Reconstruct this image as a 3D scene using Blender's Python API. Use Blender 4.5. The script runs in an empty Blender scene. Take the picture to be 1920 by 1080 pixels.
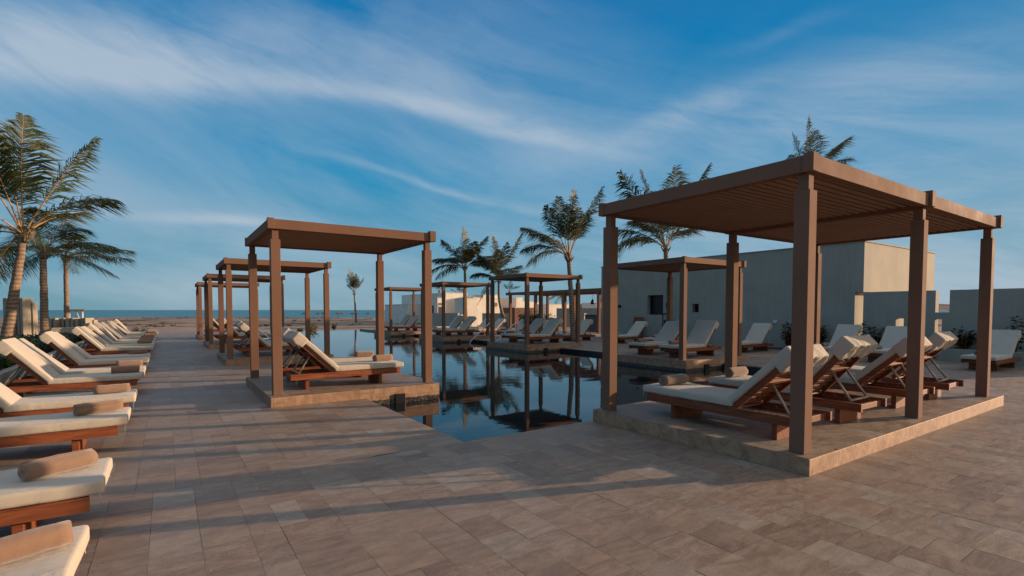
import bpy, bmesh, math, random
from mathutils import Vector, Matrix, Euler, noise
R = math.radians
PI = math.pi
scn = bpy.context.scene
COL = scn.collection

# ------------------------------------------------------------------ camera
cam_d = bpy.data.cameras.new('camera')
cam = bpy.data.objects.new('camera', cam_d)
COL.objects.link(cam)
scn.camera = cam
cam_d.sensor_width = 36
cam_d.lens = 954.0 / 1920 * 36
cam_d.shift_y = 79.0 / 1920
cam_d.clip_end = 60000
cam.location = (0, 0, 1.40)
cam.rotation_euler = (PI / 2 - 0.0396, 0, -0.5962)

# ------------------------------------------------------------------ light
SUN_EL, SUN_AZ = 9.0, -20.0          # azimuth from +X, anticlockwise
sd = bpy.data.lights.new('sun', 'SUN')
sd.energy = 4.9
sd.angle = R(0.6)
sd.color = (1.0, 0.69, 0.45)
sun = bpy.data.objects.new('sun', sd)
COL.objects.link(sun)
sv = Vector((math.cos(R(SUN_EL)) * math.cos(R(SUN_AZ)), math.cos(R(SUN_EL)) * math.sin(R(SUN_AZ)), math.sin(R(SUN_EL))))
sun.rotation_euler = sv.to_track_quat('Z', 'Y').to_euler()

vs = scn.view_settings
vs.view_transform = 'Standard'
vs.look = 'None'
vs.exposure = 0.57
vs.gamma = 1.0

world = bpy.data.worlds.new('World')
scn.world = world
world.use_nodes = True


class NT:
    """small node-tree helper"""
    def __init__(self, tree):
        self.t = tree
        tree.nodes.clear()

    def n(self, typ, ins=None, **attrs):
        nd = self.t.nodes.new(typ)
        for k, v in attrs.items():
            setattr(nd, k, v)
        for k, v in (ins or {}).items():
            self.set(nd, k, v)
        return nd

    def set(self, nd, k, v):
        s = nd.inputs[k]
        if isinstance(v, bpy.types.NodeSocket):
            self.t.links.new(v, s)
        elif isinstance(v, bpy.types.Node):
            self.t.links.new(v.outputs[0], s)
        else:
            if isinstance(v, (tuple, list)) and s.type == 'RGBA' and len(v) == 3:
                v = (*v, 1)
            s.default_value = v

    def m(self, op, a, b=0.0, c=None, clamp=False):
        nd = self.n('ShaderNodeMath', {0: a, 1: b}, operation=op, use_clamp=clamp)
        if c is not None:
            self.set(nd, 2, c)
        return nd.outputs[0]

    def mix(self, f, a, b, mode='MIX'):
        nd = self.n('ShaderNodeMix', data_type='RGBA', blend_type=mode)
        self.set(nd, 0, f)
        self.set(nd, 6, a)
        self.set(nd, 7, b)
        return nd.outputs[2]

    def ramp(self, f, pts, interp='LINEAR'):
        nd = self.n('ShaderNodeValToRGB', {0: f})
        cr = nd.color_ramp
        cr.interpolation = interp
        while len(cr.elements) > 1:
            cr.elements.remove(cr.elements[-1])
        cr.elements[0].position = pts[0][0]
        cr.elements[0].color = (*pts[0][1], 1)
        for p, c in pts[1:]:
            e = cr.elements.new(p)
            e.color = (*c, 1)
        return nd.outputs[0]

    def noise(self, vec, scale, detail=4, rough=0.55, dist=0.0, color=False):
        nd = self.n('ShaderNodeTexNoise', {'Scale': scale, 'Detail': detail, 'Roughness': rough, 'Distortion': dist})
        if vec is not None:
            self.set(nd, 'Vector', vec)
        return nd.outputs[1 if color else 0]

    def maprange(self, v, a, b, c=0.0, d=1.0, smooth=False):
        nd = self.n('ShaderNodeMapRange', {0: v, 1: a, 2: b, 3: c, 4: d})
        if smooth:
            nd.interpolation_type = 'SMOOTHSTEP'
        return nd.outputs[0]


# ------------------------------------------------------------------ sky
# real sky model, plus thin cirrus laid out by compass direction (az) and height (el)
def build_sky():
    w = NT(world.node_tree)
    sky = w.n('ShaderNodeTexSky', sky_type='NISHITA', sun_disc=False)
    sky.sun_elevation = R(SUN_EL)
    sky.sun_rotation = R(90 - SUN_AZ)
    sky.altitude = 0
    sky.air_density = 1.0
    sky.dust_density = 0.6
    sky.ozone_density = 2.0
    tc = w.n('ShaderNodeTexCoord')
    sep = w.n('ShaderNodeSeparateXYZ', {0: tc.outputs['Generated']})
    x, y, z = sep.outputs
    # azimuth measured clockwise from the heading 34 degrees right of +Y
    h = 0.5962
    fx, fy = math.sin(h), math.cos(h)
    f = w.m('ADD', w.m('MULTIPLY', x, fx), w.m('MULTIPLY', y, fy))
    r = w.m('SUBTRACT', w.m('MULTIPLY', x, fy), w.m('MULTIPLY', y, fx))
    A = w.m('ARCTAN2', r, f)
    E = w.m('ARCSINE', z)
    AE = w.n('ShaderNodeCombineXYZ', {0: A, 1: E}).outputs[0]
    warp = w.noise(AE, 2.2, 3, 0.5, color=True)
    warp = w.n('ShaderNodeVectorMath', {0: warp, 1: (0.5, 0.5, 0.5)}, operation='SUBTRACT').outputs[0]
    wsc = w.n('ShaderNodeVectorMath', {0: warp}, operation='SCALE')
    w.set(wsc, 3, 0.07)
    AEw = w.n('ShaderNodeVectorMath', {0: AE, 1: wsc.outputs[0]}, operation='ADD').outputs[0]

    def fib(rot, sx, sy, scale, det=6, rough=0.62, dist=0.6, off=0.0):
        mp = w.n('ShaderNodeMapping', {0: AEw, 'Location': (off, off * .7, 0), 'Rotation': (0, 0, rot), 'Scale': (sx, sy, 1)}, vector_type='TEXTURE')
        return w.noise(mp.outputs[0], scale, det, rough, dist)
    fibre = fib(R(-13), 3.2, 0.55, 3.2)
    fine = fib(R(-17), 2.2, 0.45, 9.0, 7, 0.66, 1.0, 3.1)
    soft = w.noise(w.n('ShaderNodeMapping', {0: AEw, 'Rotation': (0, 0, R(-8)), 'Scale': (1.6, 0.7, 1)}, vector_type='TEXTURE').outputs[0], 3.0, 6, 0.58, 0.7)

    total = w.m('MULTIPLY', w.m('EXPONENT', w.m('MULTIPLY', w.m('ADD', w.m('POWER', w.m('DIVIDE', w.m('SUBTRACT', A, 0.95), 0.60), 2.0), w.m('POWER', w.m('DIVIDE', E, 0.16), 2.0)), -1.0)), 0.75)
    # (az, el, angle, half length, half width above, half width below, strength)
    bands = [
        (-0.734, 0.344, 12.3, 0.171, 0.058, 0.031, 0.92),
        (-0.560, 0.364, 3.4, 0.141, 0.050, 0.030, 0.78),
        (-0.421, 0.375, 0.3, 0.107, 0.021, 0.014, 0.50),
        (-0.180, 0.367, -2.7, 0.146, 0.017, 0.012, 0.55),
        (0.025, 0.327, -10.3, 0.180, 0.026, 0.012, 0.60),
        (-0.150, 0.232, -12.5, 0.183, 0.009, 0.007, 0.40),
        (-0.522, 0.154, 3.1, 0.134, 0.010, 0.008, 0.50),
        (-0.599, 0.034, -5.9, 0.141, 0.022, 0.019, 0.30),
        (-0.220, 0.421, -4.6, 0.275, 0.056, 0.048, 0.28),
        (0.333, 0.348, 13.2, 0.118, 0.019, 0.019, 0.30),
        (0.483, 0.436, 5.0, 0.080, 0.010, 0.010, 0.12),
        (0.558, 0.333, 3.1, 0.232, 0.052, 0.082, 0.42),
        (0.591, 0.187, 3.8, 0.217, 0.097, 0.097, 0.38),
        (0.160, 0.299, 4.3, 0.234, 0.046, 0.036, 0.22),
    ]
    for (a0, e0, ang, hl, wu, wd, st) in bands:
        mp = w.n('ShaderNodeMapping', {0: AEw, 'Location': (a0, e0, 0), 'Rotation': (0, 0, R(ang)), 'Scale': (1, 1, 1)}, vector_type='TEXTURE')
        s2 = w.n('ShaderNodeSeparateXYZ', {0: mp.outputs[0]})
        u, v = s2.outputs[0], s2.outputs[1]
        gu = w.m('POWER', w.m('ABSOLUTE', w.m('DIVIDE', u, hl)), 2.0)
        up = w.m('POWER', w.m('DIVIDE', w.m('MAXIMUM', v, 0.0), wu), 2.0)
        dn = w.m('POWER', w.m('DIVIDE', w.m('MINIMUM', v, 0.0), wd), 2.0)
        g = w.m('EXPONENT', w.m('MULTIPLY', w.m('ADD', gu, w.m('ADD', up, dn)), -1.0))
        g = w.m('MULTIPLY', g, st * 0.88)
        total = g if total is None else w.m('ADD', total, g)
    tex = w.m('ADD', w.m('MULTIPLY', fibre, 0.9), w.m('MULTIPLY', fine, 0.55))       # about 0.72 mean
    tex = w.maprange(tex, 0.50, 0.90, 0.12, 1.4)
    cl = w.m('MULTIPLY', total, tex)
    veil = w.maprange(w.m('ADD', w.m('MULTIPLY', soft, .6), w.m('MULTIPLY', fibre, .5)), 0.44, 0.72, 0.0, 0.58)
    low = w.m('MULTIPLY', w.maprange(E, 0.05, 0.50, 1.0, 0.45), w.maprange(w.m('ADD', A, E), 0.45, 0.85, 1.0, 0.25, True))
    cl = w.m('ADD', cl, w.m('MULTIPLY', veil, low), clamp=True)
    over = w.maprange(E, 0.60, 0.95, 0.0, 0.75, True)      # unseen cloud veil added overhead for neutral fill light
    cl = w.m('MAXIMUM', w.m('MULTIPLY', w.m('TANH', w.m('MULTIPLY', cl, 1.12)), 0.98), over)
    # air: clean blue, deepening with height
    base = w.n('ShaderNodeHueSaturation', {'Hue': 0.5, 'Saturation': 1.0, 'Value': 1.0, 'Fac': 1.0, 'Color': sky.outputs[0]}).outputs[0]
    grade = w.ramp(w.maprange(E, 0.0, 0.62), [(0, SKYG[0]), (0.12, SKYG[1]), (0.4, SKYG[2]), (0.75, SKYG[3]), (1, SKYG[4])])
    air = w.mix(SKYMIX, base, grade)
    # the sunset half of the sky, behind the camera: pale warm haze added for fill light, and a glow round the low sun
    back = w.maprange(w.m('COSINE', w.m('SUBTRACT', A, 1.95)), 0.50, 0.96, 0, 1, True)
    warm = w.ramp(w.maprange(E, 0.0, 1.2), [(0, WARM[0]), (0.3, WARM[1]), (1, WARM[2])])
    air = w.mix(back, air, warm)
    sdot = w.n('ShaderNodeVectorMath', {0: tc.outputs['Generated'], 1: tuple(sv)}, operation='DOT_PRODUCT').outputs['Value']
    gl = w.m('POWER', w.m('MAXIMUM', sdot, 0.0), 26.0)
    glc = w.n('ShaderNodeVectorMath', {0: (16.0, 9.0, 4.5)}, operation='SCALE')
    w.set(glc, 3, gl)
    air = w.mix(1.0, air, glc.outputs[0], 'ADD')
    col = w.mix(cl, air, CLOUD)
    gnd = w.maprange(z, -0.02, 0.0)
    bg = w.n('ShaderNodeBackground', {'Color': col, 'Strength': 0.088})
    w.n('ShaderNodeOutputWorld', {0: bg.outputs[0]})


SKYG = [(1.15, 2.45, 3.0), (0.85, 2.5, 3.45), (0.18, 2.05, 3.8), (0.0, 1.45, 3.4), (0.0, 1.05, 2.95)]
SKYMIX = 0.98
WARM = [(9.0, 7.0, 4.9), (7.4, 6.4, 5.2), (3.9, 4.1, 4.3)]
CLOUD = (3.7, 4.3, 5.0)
build_sky()


# ------------------------------------------------------------------ materials
MATS = {}


def mat(name, fn):
    if name not in MATS:
        m = bpy.data.materials.new(name)
        m.use_nodes = True
        t = NT(m.node_tree)
        sh = fn(t)
        out = t.n('ShaderNodeOutputMaterial')
        t.set(out, 0, sh)
        MATS[name] = m
    return MATS[name]


def bsdf(t, col, rough=0.6, bump=None, bs=0.3, bd=0.01, spec=0.4, metal=0.0, **kw):
    p = t.n('ShaderNodeBsdfPrincipled', {'Base Color': col, 'Roughness': rough, 'Specular IOR Level': spec, 'Metallic': metal})
    for k, v in kw.items():
        t.set(p, k, v)
    if bump is not None:
        b = t.n('ShaderNodeBump', {'Height': bump, 'Strength': bs, 'Distance': bd})
        t.set(p, 'Normal', b.outputs[0])
    return p


def objco(t):
    return t.n('ShaderNodeTexCoord').outputs['Object']


def geopos(t):
    return t.n('ShaderNodeNewGeometry').outputs['Position']


def orand(t):
    return t.n('ShaderNodeObjectInfo').outputs['Random']


def m_paving(t):
    at = t.n('ShaderNodeAttribute', attribute_name='tile')
    sep = t.n('ShaderNodeSeparateColor', {0: at.outputs['Color']})
    r1, r2, r3 = sep.outputs
    pos = geopos(t)
    off = t.n('ShaderNodeVectorMath', {0: at.outputs['Color'], 1: (37.0, 53.0, 19.0)}, operation='MULTIPLY').outputs[0]
    pv = t.n('ShaderNodeVectorMath', {0: pos, 1: off}, operation='ADD').outputs[0]
    st = t.n('ShaderNodeMapping', {0: pv, 'Scale': (1.6, 5.0, 1)}).outputs[0]
    n1 = t.noise(st, 1.6, 7, 0.66, 1.4)
    n2 = t.noise(pv, 9.0, 6, 0.65, 0.6)
    n3 = t.noise(pos, 0.35, 3, 0.5)
    base = t.ramp(r1, [(0.0, (0.195, 0.118, 0.076)), (0.15, (0.235, 0.156, 0.102)), (0.32, (0.275, 0.190, 0.125)), (0.45, (0.305, 0.214, 0.143)), (0.6, (0.262, 0.184, 0.124)), (0.72, (0.295, 0.183, 0.115)), (0.84, (0.29, 0.222, 0.160)), (0.95, (0.325, 0.248, 0.178)), (1, (0.36, 0.285, 0.21))])
    c = t.mix(t.maprange(n1, 0.40, 0.60), t.mix(0.28, base, (0.115, 0.072, 0.046)), t.mix(0.26, base, (0.40, 0.31, 0.225)))
    c = t.mix(t.maprange(n2, 0.3, 0.75, 0.0, 0.35), c, (0.10, 0.066, 0.05))
    # pale veins
    vn = t.noise(t.n('ShaderNodeMapping', {0: pv, 'Scale': (1.2, 2.6, 1)}).outputs[0], 2.3, 5, 0.6, 2.2)
    vein = t.m('SUBTRACT', 1.0, t.maprange(t.m('ABSOLUTE', t.m('SUBTRACT', vn, 0.5)), 0.0, 0.012))
    vein = t.m('MULTIPLY', vein, t.maprange(r2, 0.5, 0.7))
    c = t.mix(t.m('MULTIPLY', vein, 0.5), c, (0.42, 0.36, 0.30))
    c = t.mix(t.maprange(n3, 0.4, 0.7, 0.0, 0.25), c, t.mix(0.5, c, (0.30, 0.22, 0.17)))
    # small filled pits of travertine
    pit = t.maprange(t.noise(pv, 60.0, 3, 0.6), 0.60, 0.72)
    c = t.mix(t.m('MULTIPLY', pit, 0.35), c, (0.06, 0.04, 0.03))
    h = t.m('SUBTRACT', t.m('MULTIPLY', n2, 0.5), t.m('MULTIPLY', pit, 0.7))
    rg = t.maprange(n1, 0.3, 0.7, 0.42, 0.70)
    return bsdf(t, c, rg, h, 0.35, 0.006, 0.35)


def m_grout(t):
    return bsdf(t, t.ramp(t.noise(geopos(t), 3.0, 3), [(0.3, (0.07, 0.048, 0.036)), (0.7, (0.17, 0.12, 0.09))]), 0.9)


def m_cladding(t):
    p = geopos(t)
    br = t.n('ShaderNodeTexBrick', {'Vector': t.n('ShaderNodeMapping', {0: p, 'Rotation': (R(90), 0, 0)}).outputs[0], 'Scale': 1.0, 'Mortar Size': 0.003, 'Brick Width': 0.62, 'Row Height': 0.155, 'Color1': (0.30, 0.155, 0.085), 'Color2': (0.40, 0.235, 0.135), 'Mortar': (0.09, 0.058, 0.04)})
    n1 = t.noise(p, 7.0, 7, 0.68, 0.8)
    n2 = t.noise(p, 26.0, 5, 0.6)
    c = t.mix(t.maprange(n1, 0.35, 0.62), t.mix(0.6, br.outputs[0], (0.12, 0.064, 0.038)), t.mix(0.3, br.outputs[0], (0.42, 0.29, 0.18)))
    # water stain just above the water line
    z = t.n('ShaderNodeSeparateXYZ', {0: p}).outputs[2]
    zz = t.m('ADD', z, t.m('MULTIPLY', t.m('SUBTRACT', n1, 0.5), 0.05))
    wet = t.m('SUBTRACT', 1.0, t.maprange(zz, -0.055, -0.035))
    c = t.mix(wet, c, t.mix(t.maprange(n2, 0.45, 0.6), (0.018, 0.016, 0.015), (0.10, 0.09, 0.08)))
    return bsdf(t, c, t.maprange(wet, 0, 1, 0.7, 0.35), t.m('ADD', n1, t.m('MULTIPLY', n2, .4)), 0.5, 0.012)


def m_post(t):
    p = objco(t)
    n1 = t.noise(p, 1.7, 6, 0.65)
    n2 = t.noise(p, 70, 4, 0.6)
    rnd = orand(t)
    c = t.ramp(n1, [(0.3, (0.158, 0.086, 0.056)), (0.7, (0.205, 0.112, 0.073))])
    c = t.mix(t.maprange(rnd, 0, 1, 0, 0.25), c, (0.235, 0.135, 0.09))
    z = t.n('ShaderNodeSeparateXYZ', {0: geopos(t)}).outputs[2]
    dust = t.m('MULTIPLY', t.maprange(t.m('ADD', z, t.m('MULTIPLY', n1, 0.2)), 0.16, 0.42, 1, 0), 0.25)
    c = t.mix(dust, c, (0.20, 0.15, 0.12))
    return bsdf(t, c, t.maprange(n1, 0.3, 0.7, 0.72, 0.9), n2, 0.12, 0.002, 0.08)


def m_wood(t):
    p = objco(t)
    g = t.noise(t.n('ShaderNodeMapping', {0: p, 'Scale': (0.8, 9, 9)}).outputs[0], 5.0, 7, 0.62, 0.7)
    f = t.noise(t.n('ShaderNodeMapping', {0: p, 'Scale': (2, 30, 30)}).outputs[0], 9.0, 4, 0.6)
    c = t.ramp(g, [(0.28, (0.070, 0.018, 0.008)), (0.5, (0.205, 0.055, 0.020)), (0.72, (0.30, 0.092, 0.034))])
    c = t.mix(t.maprange(orand(t), 0, 1, 0.0, 0.4), c, (0.11, 0.045, 0.022))
    return bsdf(t, c, t.maprange(g, 0.3, 0.7, 0.5, 0.7), f, 0.25, 0.002, 0.25)


def m_prop(t):
    return bsdf(t, (0.30, 0.24, 0.18), 0.35, t.noise(objco(t), 40, 2), 0.1, 0.002, 0.5)


def m_canvas(t, tint=(0.46, 0.40, 0.315)):
    p = objco(t)
    n1 = t.noise(p, 3.5, 5, 0.6, 0.6)
    cr = t.noise(t.n('ShaderNodeMapping', {0: p, 'Scale': (1, 3.2, 1)}).outputs[0], 4.5, 5, 0.55, 1.2)
    wv = t.noise(p, 380, 2, 0.5)
    c = t.mix(t.maprange(n1, 0.35, 0.7, 0, 0.5), tint, tuple(v * 0.82 for v in tint))
    c = t.mix(t.maprange(orand(t), 0, 1, 0, 0.25), c, (0.46, 0.42, 0.37))
    h = t.m('ADD', t.m('MULTIPLY', cr, 1.0), t.m('MULTIPLY', wv, 0.04))
    return bsdf(t, c, 0.88, h, 0.55, 0.02, 0.15, **{'Sheen Weight': 0.15})


def m_towel(t):
    p = objco(t)
    n1 = t.noise(p, 14, 5, 0.6)
    nap = t.noise(p, 420, 2, 0.6)
    c = t.mix(n1, (0.165, 0.098, 0.062), (0.25, 0.155, 0.102))
    c = t.mix(t.maprange(orand(t), 0, 1, 0, 0.3), c, (0.20, 0.14, 0.105))
    return bsdf(t, c, 0.95, t.m('ADD', n1, t.m('MULTIPLY', nap, .5)), 0.6, 0.006, 0.1, **{'Sheen Weight': 0.4})


def m_water(t):
    p = geopos(t)
    mp = t.n('ShaderNodeMapping', {0: p, 'Rotation': (0, 0, R(25)), 'Scale': (1.0, 2.2, 1)}).outputs[0]
    calm = t.maprange(t.noise(p, 0.22, 3, 0.5), 0.42, 0.62, 0.25, 1.0)
    h = t.m('ADD', t.noise(mp, 1.3, 4, 0.5, 0.6), t.m('MULTIPLY', t.noise(mp, 7.0, 3, 0.5, 0.4), 0.12))
    h = t.m('MULTIPLY', h, calm)
    return bsdf(t, (0.003, 0.010, 0.014), 0.02, h, 0.065, 0.06, 0.5, **{'IOR': 1.30})


def m_sea(t):
    p = geopos(t)
    mp = t.n('ShaderNodeMapping', {0: p, 'Rotation': (0, 0, R(-34)), 'Scale': (0.25, 1.6, 1)}).outputs[0]
    h = t.m('ADD', t.noise(mp, 0.06, 5, 0.6), t.noise(mp, 0.35, 5, 0.6))
    n = t.noise(mp, 0.02, 6, 0.65)
    c = t.mix(t.maprange(n, 0.35, 0.65), (0.05, 0.185, 0.25), (0.075, 0.23, 0.285))
    foam = t.maprange(t.noise(t.n('ShaderNodeMapping', {0: p, 'Rotation': (0, 0, R(-34)), 'Scale': (0.12, 2.6, 1)}).outputs[0], 0.09, 5, 0.6), 0.66, 0.70)
    d = t.n('ShaderNodeVectorMath', {0: p}, operation='LENGTH').outputs['Value']
    foam = t.m('MULTIPLY', foam, t.maprange(d, 300, 800, 0.8, 0.0))
    c = t.mix(foam, c, (0.55, 0.6, 0.6))
    return bsdf(t, c, 0.55, h, 0.5, 1.2, 0.25)


def m_sand(t):
    p = geopos(t)
    mp = t.n('ShaderNodeMapping', {0: p, 'Rotation': (0, 0, R(-34)), 'Scale': (0.35, 1.3, 1)}).outputs[0]
    n1 = t.noise(mp, 0.09, 7, 0.62, 0.6)
    n2 = t.noise(p, 0.8, 6, 0.65)
    d = t.n('ShaderNodeVectorMath', {0: p}, operation='LENGTH').outputs['Value']
    c = t.mix(t.maprange(n1, 0.35, 0.65), (0.28, 0.195, 0.14), (0.42, 0.305, 0.225))
    c = t.mix(t.maprange(n2, 0.4, 0.7, 0, 0.45), c, (0.17, 0.115, 0.08))
    # low brown scrub on the dune belt
    sc = t.maprange(t.noise(mp, 0.16, 6, 0.7, 1.0), 0.50, 0.57)
    belt = t.m('MULTIPLY', t.maprange(d, 58, 72, 0, 1, True), t.maprange(d, 150, 200, 1, 0, True))
    c = t.mix(t.m('MULTIPLY', t.m('MULTIPLY', sc, belt), 0.8), c, (0.075, 0.052, 0.032))
    return bsdf(t, c, 0.95, t.m('ADD', n1, n2), 0.6, 0.15, 0.1)


def m_soil(t):
    p = geopos(t)
    n = t.noise(p, 6, 6, 0.7)
    return bsdf(t, t.ramp(n, [(0.3, (0.035, 0.022, 0.015)), (0.7, (0.10, 0.065, 0.042))]), 0.95, n, 0.8, 0.05)


def m_plaster(t, a=(0.31, 0.29, 0.235), b=(0.35, 0.325, 0.265)):
    p = geopos(t)
    n1 = t.noise(t.n('ShaderNodeMapping', {0: p, 'Scale': (2.2, 2.2, 0.35)}).outputs[0], 1.0, 6, 0.65, 0.6)
    n2 = t.noise(p, 1.3, 5, 0.6)
    n3 = t.noise(p, 45, 3, 0.6)
    c = t.mix(t.maprange(n2, 0.35, 0.65), a, b)
    stk = t.noise(t.n('ShaderNodeMapping', {0: p, 'Scale': (5.5, 5.5, 0.30)}).outputs[0], 1.0, 5, 0.7, 0.8)
    c = t.mix(t.maprange(n1, 0.52, 0.75, 0, 0.28), c, tuple(v * 0.62 for v in a))
    c = t.mix(t.maprange(stk, 0.54, 0.66, 0, 0.20), c, tuple(v * 0.66 for v in a))
    c = t.mix(t.maprange(stk, 0.34, 0.46, 0.15, 0), c, tuple(min(1, v * 1.2) for v in b))
    return bsdf(t, c, 0.85, n3, 0.25, 0.006, 0.2)


def m_dark(t):
    return bsdf(t, (0.008, 0.007, 0.007), 0.4)


def m_glass(t):
    return bsdf(t, (0.012, 0.016, 0.02), 0.08, spec=0.6)


def m_black(t):
    return bsdf(t, (0.012, 0.012, 0.013), 0.35, t.noise(objco(t), 60, 2), 0.05, 0.001)


def m_steel(t):
    return bsdf(t, (0.55, 0.55, 0.55), 0.22, metal=1.0)


def m_trunk(t):
    p = objco(t)
    z = t.n('ShaderNodeSeparateXYZ', {0: p}).outputs[2]
    n = t.noise(t.n('ShaderNodeMapping', {0: p, 'Scale': (6, 6, 2)}).outputs[0], 3.0, 6, 0.65, 0.5)
    ring = t.m('SINE', t.m('ADD', t.m('MULTIPLY', z, 58.0), t.m('MULTIPLY', n, 6.0)))
    rr = t.maprange(ring, -1, 1)
    c = t.mix(t.maprange(n, 0.3, 0.7), (0.17, 0.12, 0.085), (0.30, 0.22, 0.155))
    c = t.mix(t.maprange(rr, 0.0, 0.3, 0.45, 0.0), c, (0.075, 0.05, 0.035))
    return bsdf(t, c, 0.9, t.m('ADD', rr, n), 0.8, 0.02, 0.2)


def m_frond(t):
    p = objco(t)
    n = t.noise(geopos(t), 1.7, 4, 0.6)
    rnd = orand(t)
    k = t.m('ADD', t.m('MULTIPLY', rnd, 0.6), t.m('MULTIPLY', n, 0.5))
    c = t.ramp(k, [(0.22, (0.020, 0.034, 0.010)), (0.5, (0.042, 0.060, 0.015)), (0.74, (0.085, 0.085, 0.024)), (0.94, (0.16, 0.115, 0.05))])
    d = bsdf(t, c, 0.55, spec=0.35)
    tr = t.n('ShaderNodeBsdfTranslucent', {0: t.mix(0.3, c, (0.16, 0.15, 0.03))})
    mx = t.n('ShaderNodeMixShader', {0: 0.22})
    t.set(mx, 1, d)
    t.set(mx, 2, tr)
    return mx


def m_stalk(t):
    n = t.noise(objco(t), 8, 4)
    return bsdf(t, t.mix(n, (0.26, 0.125, 0.03), (0.44, 0.23, 0.06)), 0.5)


def m_leaf(t):
    n = t.noise(geopos(t), 5, 4)
    k = t.m('ADD', t.m('MULTIPLY', orand(t), 0.4), t.m('MULTIPLY', n, 0.7))
    c = t.ramp(k, [(0.25, (0.015, 0.028, 0.009)), (0.55, (0.035, 0.062, 0.016)), (0.85, (0.10, 0.12, 0.03))])
    d = bsdf(t, c, 0.5, spec=0.35)
    tr = t.n('ShaderNodeBsdfTranslucent', {0: c})
    mx = t.n('ShaderNodeMixShader', {0: 0.2})
    t.set(mx, 1, d)
    t.set(mx, 2, tr)
    return mx


def m_darkleaf(t):
    return bsdf(t, t.mix(t.noise(geopos(t), 5, 4), (0.010, 0.016, 0.008), (0.035, 0.035, 0.016)), 0.6, spec=0.2)


def m_thatch(t):
    p = objco(t)
    n = t.noise(t.n('ShaderNodeMapping', {0: p, 'Scale': (3, 3, 1)}).outputs[0], 6, 4)
    return bsdf(t, t.mix(n, (0.06, 0.042, 0.028), (0.15, 0.105, 0.065)), 0.95, n, 0.8, 0.03)


def m_hill(t):
    n = t.noise(geopos(t), 0.02, 7, 0.65)
    return bsdf(t, t.ramp(n, [(0.35, (0.12, 0.085, 0.07)), (0.65, (0.24, 0.165, 0.125))]), 0.95, n, 1.0, 4.0, 0.1)


def m_white(t):
    return bsdf(t, (0.62, 0.60, 0.55), 0.6)


PAVING = mat('paving', m_paving); GROUT = mat('grout', m_grout); CLAD = mat('stone_cladding', m_cladding)
POST = mat('brown_coated_post', m_post); WOOD = mat('teak', m_wood); PROP = mat('prop_metal', m_prop)
CANVAS = mat('cream_canvas', m_canvas); TOWEL = mat('towel', m_towel); WATER = mat('pool_water', m_water)
SEA = mat('sea', m_sea); SAND = mat('sand', m_sand); SOIL = mat('soil', m_soil)
PLASTER = mat('plaster', m_plaster)
PLASTER_V = mat('villa_plaster', lambda t: m_plaster(t, (0.66, 0.60, 0.51), (0.74, 0.68, 0.59)))
DARK = mat('dark_void', m_dark); GLASS = mat('dark_glass', m_glass); BLACK = mat('black_metal', m_black)
STEEL = mat('steel', m_steel); TRUNK = mat('palm_trunk', m_trunk); FROND = mat('palm_frond', m_frond)
STALK = mat('palm_stalk', m_stalk); LEAF = mat('leaf', m_leaf); THATCH = mat('thatch', m_thatch)
HILL = mat('hill', m_hill); WHITE = mat('white_paint', m_white)


# ------------------------------------------------------------------ mesh helpers
class MB:
    def __init__(self):
        self.v = []
        self.f = []
        self.mi = []
        self.smooth = []

    def add(self, vs_, fs, mi=0, smooth=False, M=None):
        b = len(self.v)
        for p in vs_:
            self.v.append(tuple(M @ Vector(p)) if M is not None else tuple(p))
        for f in fs:
            self.f.append([i + b for i in f])
            self.mi.append(mi)
            self.smooth.append(smooth)

    def box(self, x0, x1, y0, y1, z0, z1, mi=0, M=None, skip=''):
        vs_ = [(x0, y0, z0), (x1, y0, z0), (x1, y1, z0), (x0, y1, z0), (x0, y0, z1), (x1, y0, z1), (x1, y1, z1), (x0, y1, z1)]
        fs = {'b': (0, 3, 2, 1), 't': (4, 5, 6, 7), 's': (0, 1, 5, 4), 'e': (1, 2, 6, 5), 'n': (2, 3, 7, 6), 'w': (3, 0, 4, 7)}
        self.add(vs_, [f for k, f in fs.items() if k not in skip], mi, False, M)

    def tube(self, pts, rad, n=8, mi=0, cap=True):
        """pts: list of Vector; rad: number or list"""
        pts = [Vector(p) for p in pts]
        if not isinstance(rad, (list, tuple)):
            rad = [rad] * len(pts)
        rings = []
        prev = None
        for i, p in enumerate(pts):
            d = (pts[min(i + 1, len(pts) - 1)] - pts[max(i - 1, 0)]).normalized()
            if prev is None:
                a = Vector((0, 0, 1)) if abs(d.z) < .9 else Vector((1, 0, 0))
                u = d.cross(a).normalized()
            else:
                u = (prev - d * prev.dot(d)).normalized()
            prev = u
            w = d.cross(u)
            rings.append([p + (u * math.cos(2 * PI * k / n) + w * math.sin(2 * PI * k / n)) * rad[i] for k in range(n)])
        vs_ = [q for r in rings for q in r]
        fs = []
        for i in range(len(rings) - 1):
            for k in range(n):
                k2 = (k + 1) % n
                fs.append((i * n + k, i * n + k2, (i + 1) * n + k2, (i + 1) * n + k))
        if cap:
            fs.append(tuple(range(n))[::-1])
            fs.append(tuple((len(rings) - 1) * n + k for k in range(n)))
        self.add(vs_, fs, mi, True)

    def build(self, name, mats, parent=None, bevel=0.0, seg=2, **props):
        me = bpy.data.meshes.new(name)
        me.from_pydata(self.v, [], self.f)
        for m in (mats if isinstance(mats, (list, tuple)) else [mats]):
            me.materials.append(m)
        me.polygons.foreach_set('material_index', self.mi)
        me.polygons.foreach_set('use_smooth', self.smooth)
        me.update()
        o = bpy.data.objects.new(name, me)
        COL.objects.link(o)
        if parent is not None:
            o.parent = parent
        if bevel:
            b = o.modifiers.new('bevel', 'BEVEL')
            b.width = bevel
            b.segments = seg
            b.limit_method = 'ANGLE'
            b.angle_limit = R(40)
            b.harden_normals = False
        for k, v in props.items():
            o[k] = v
        return o


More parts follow.
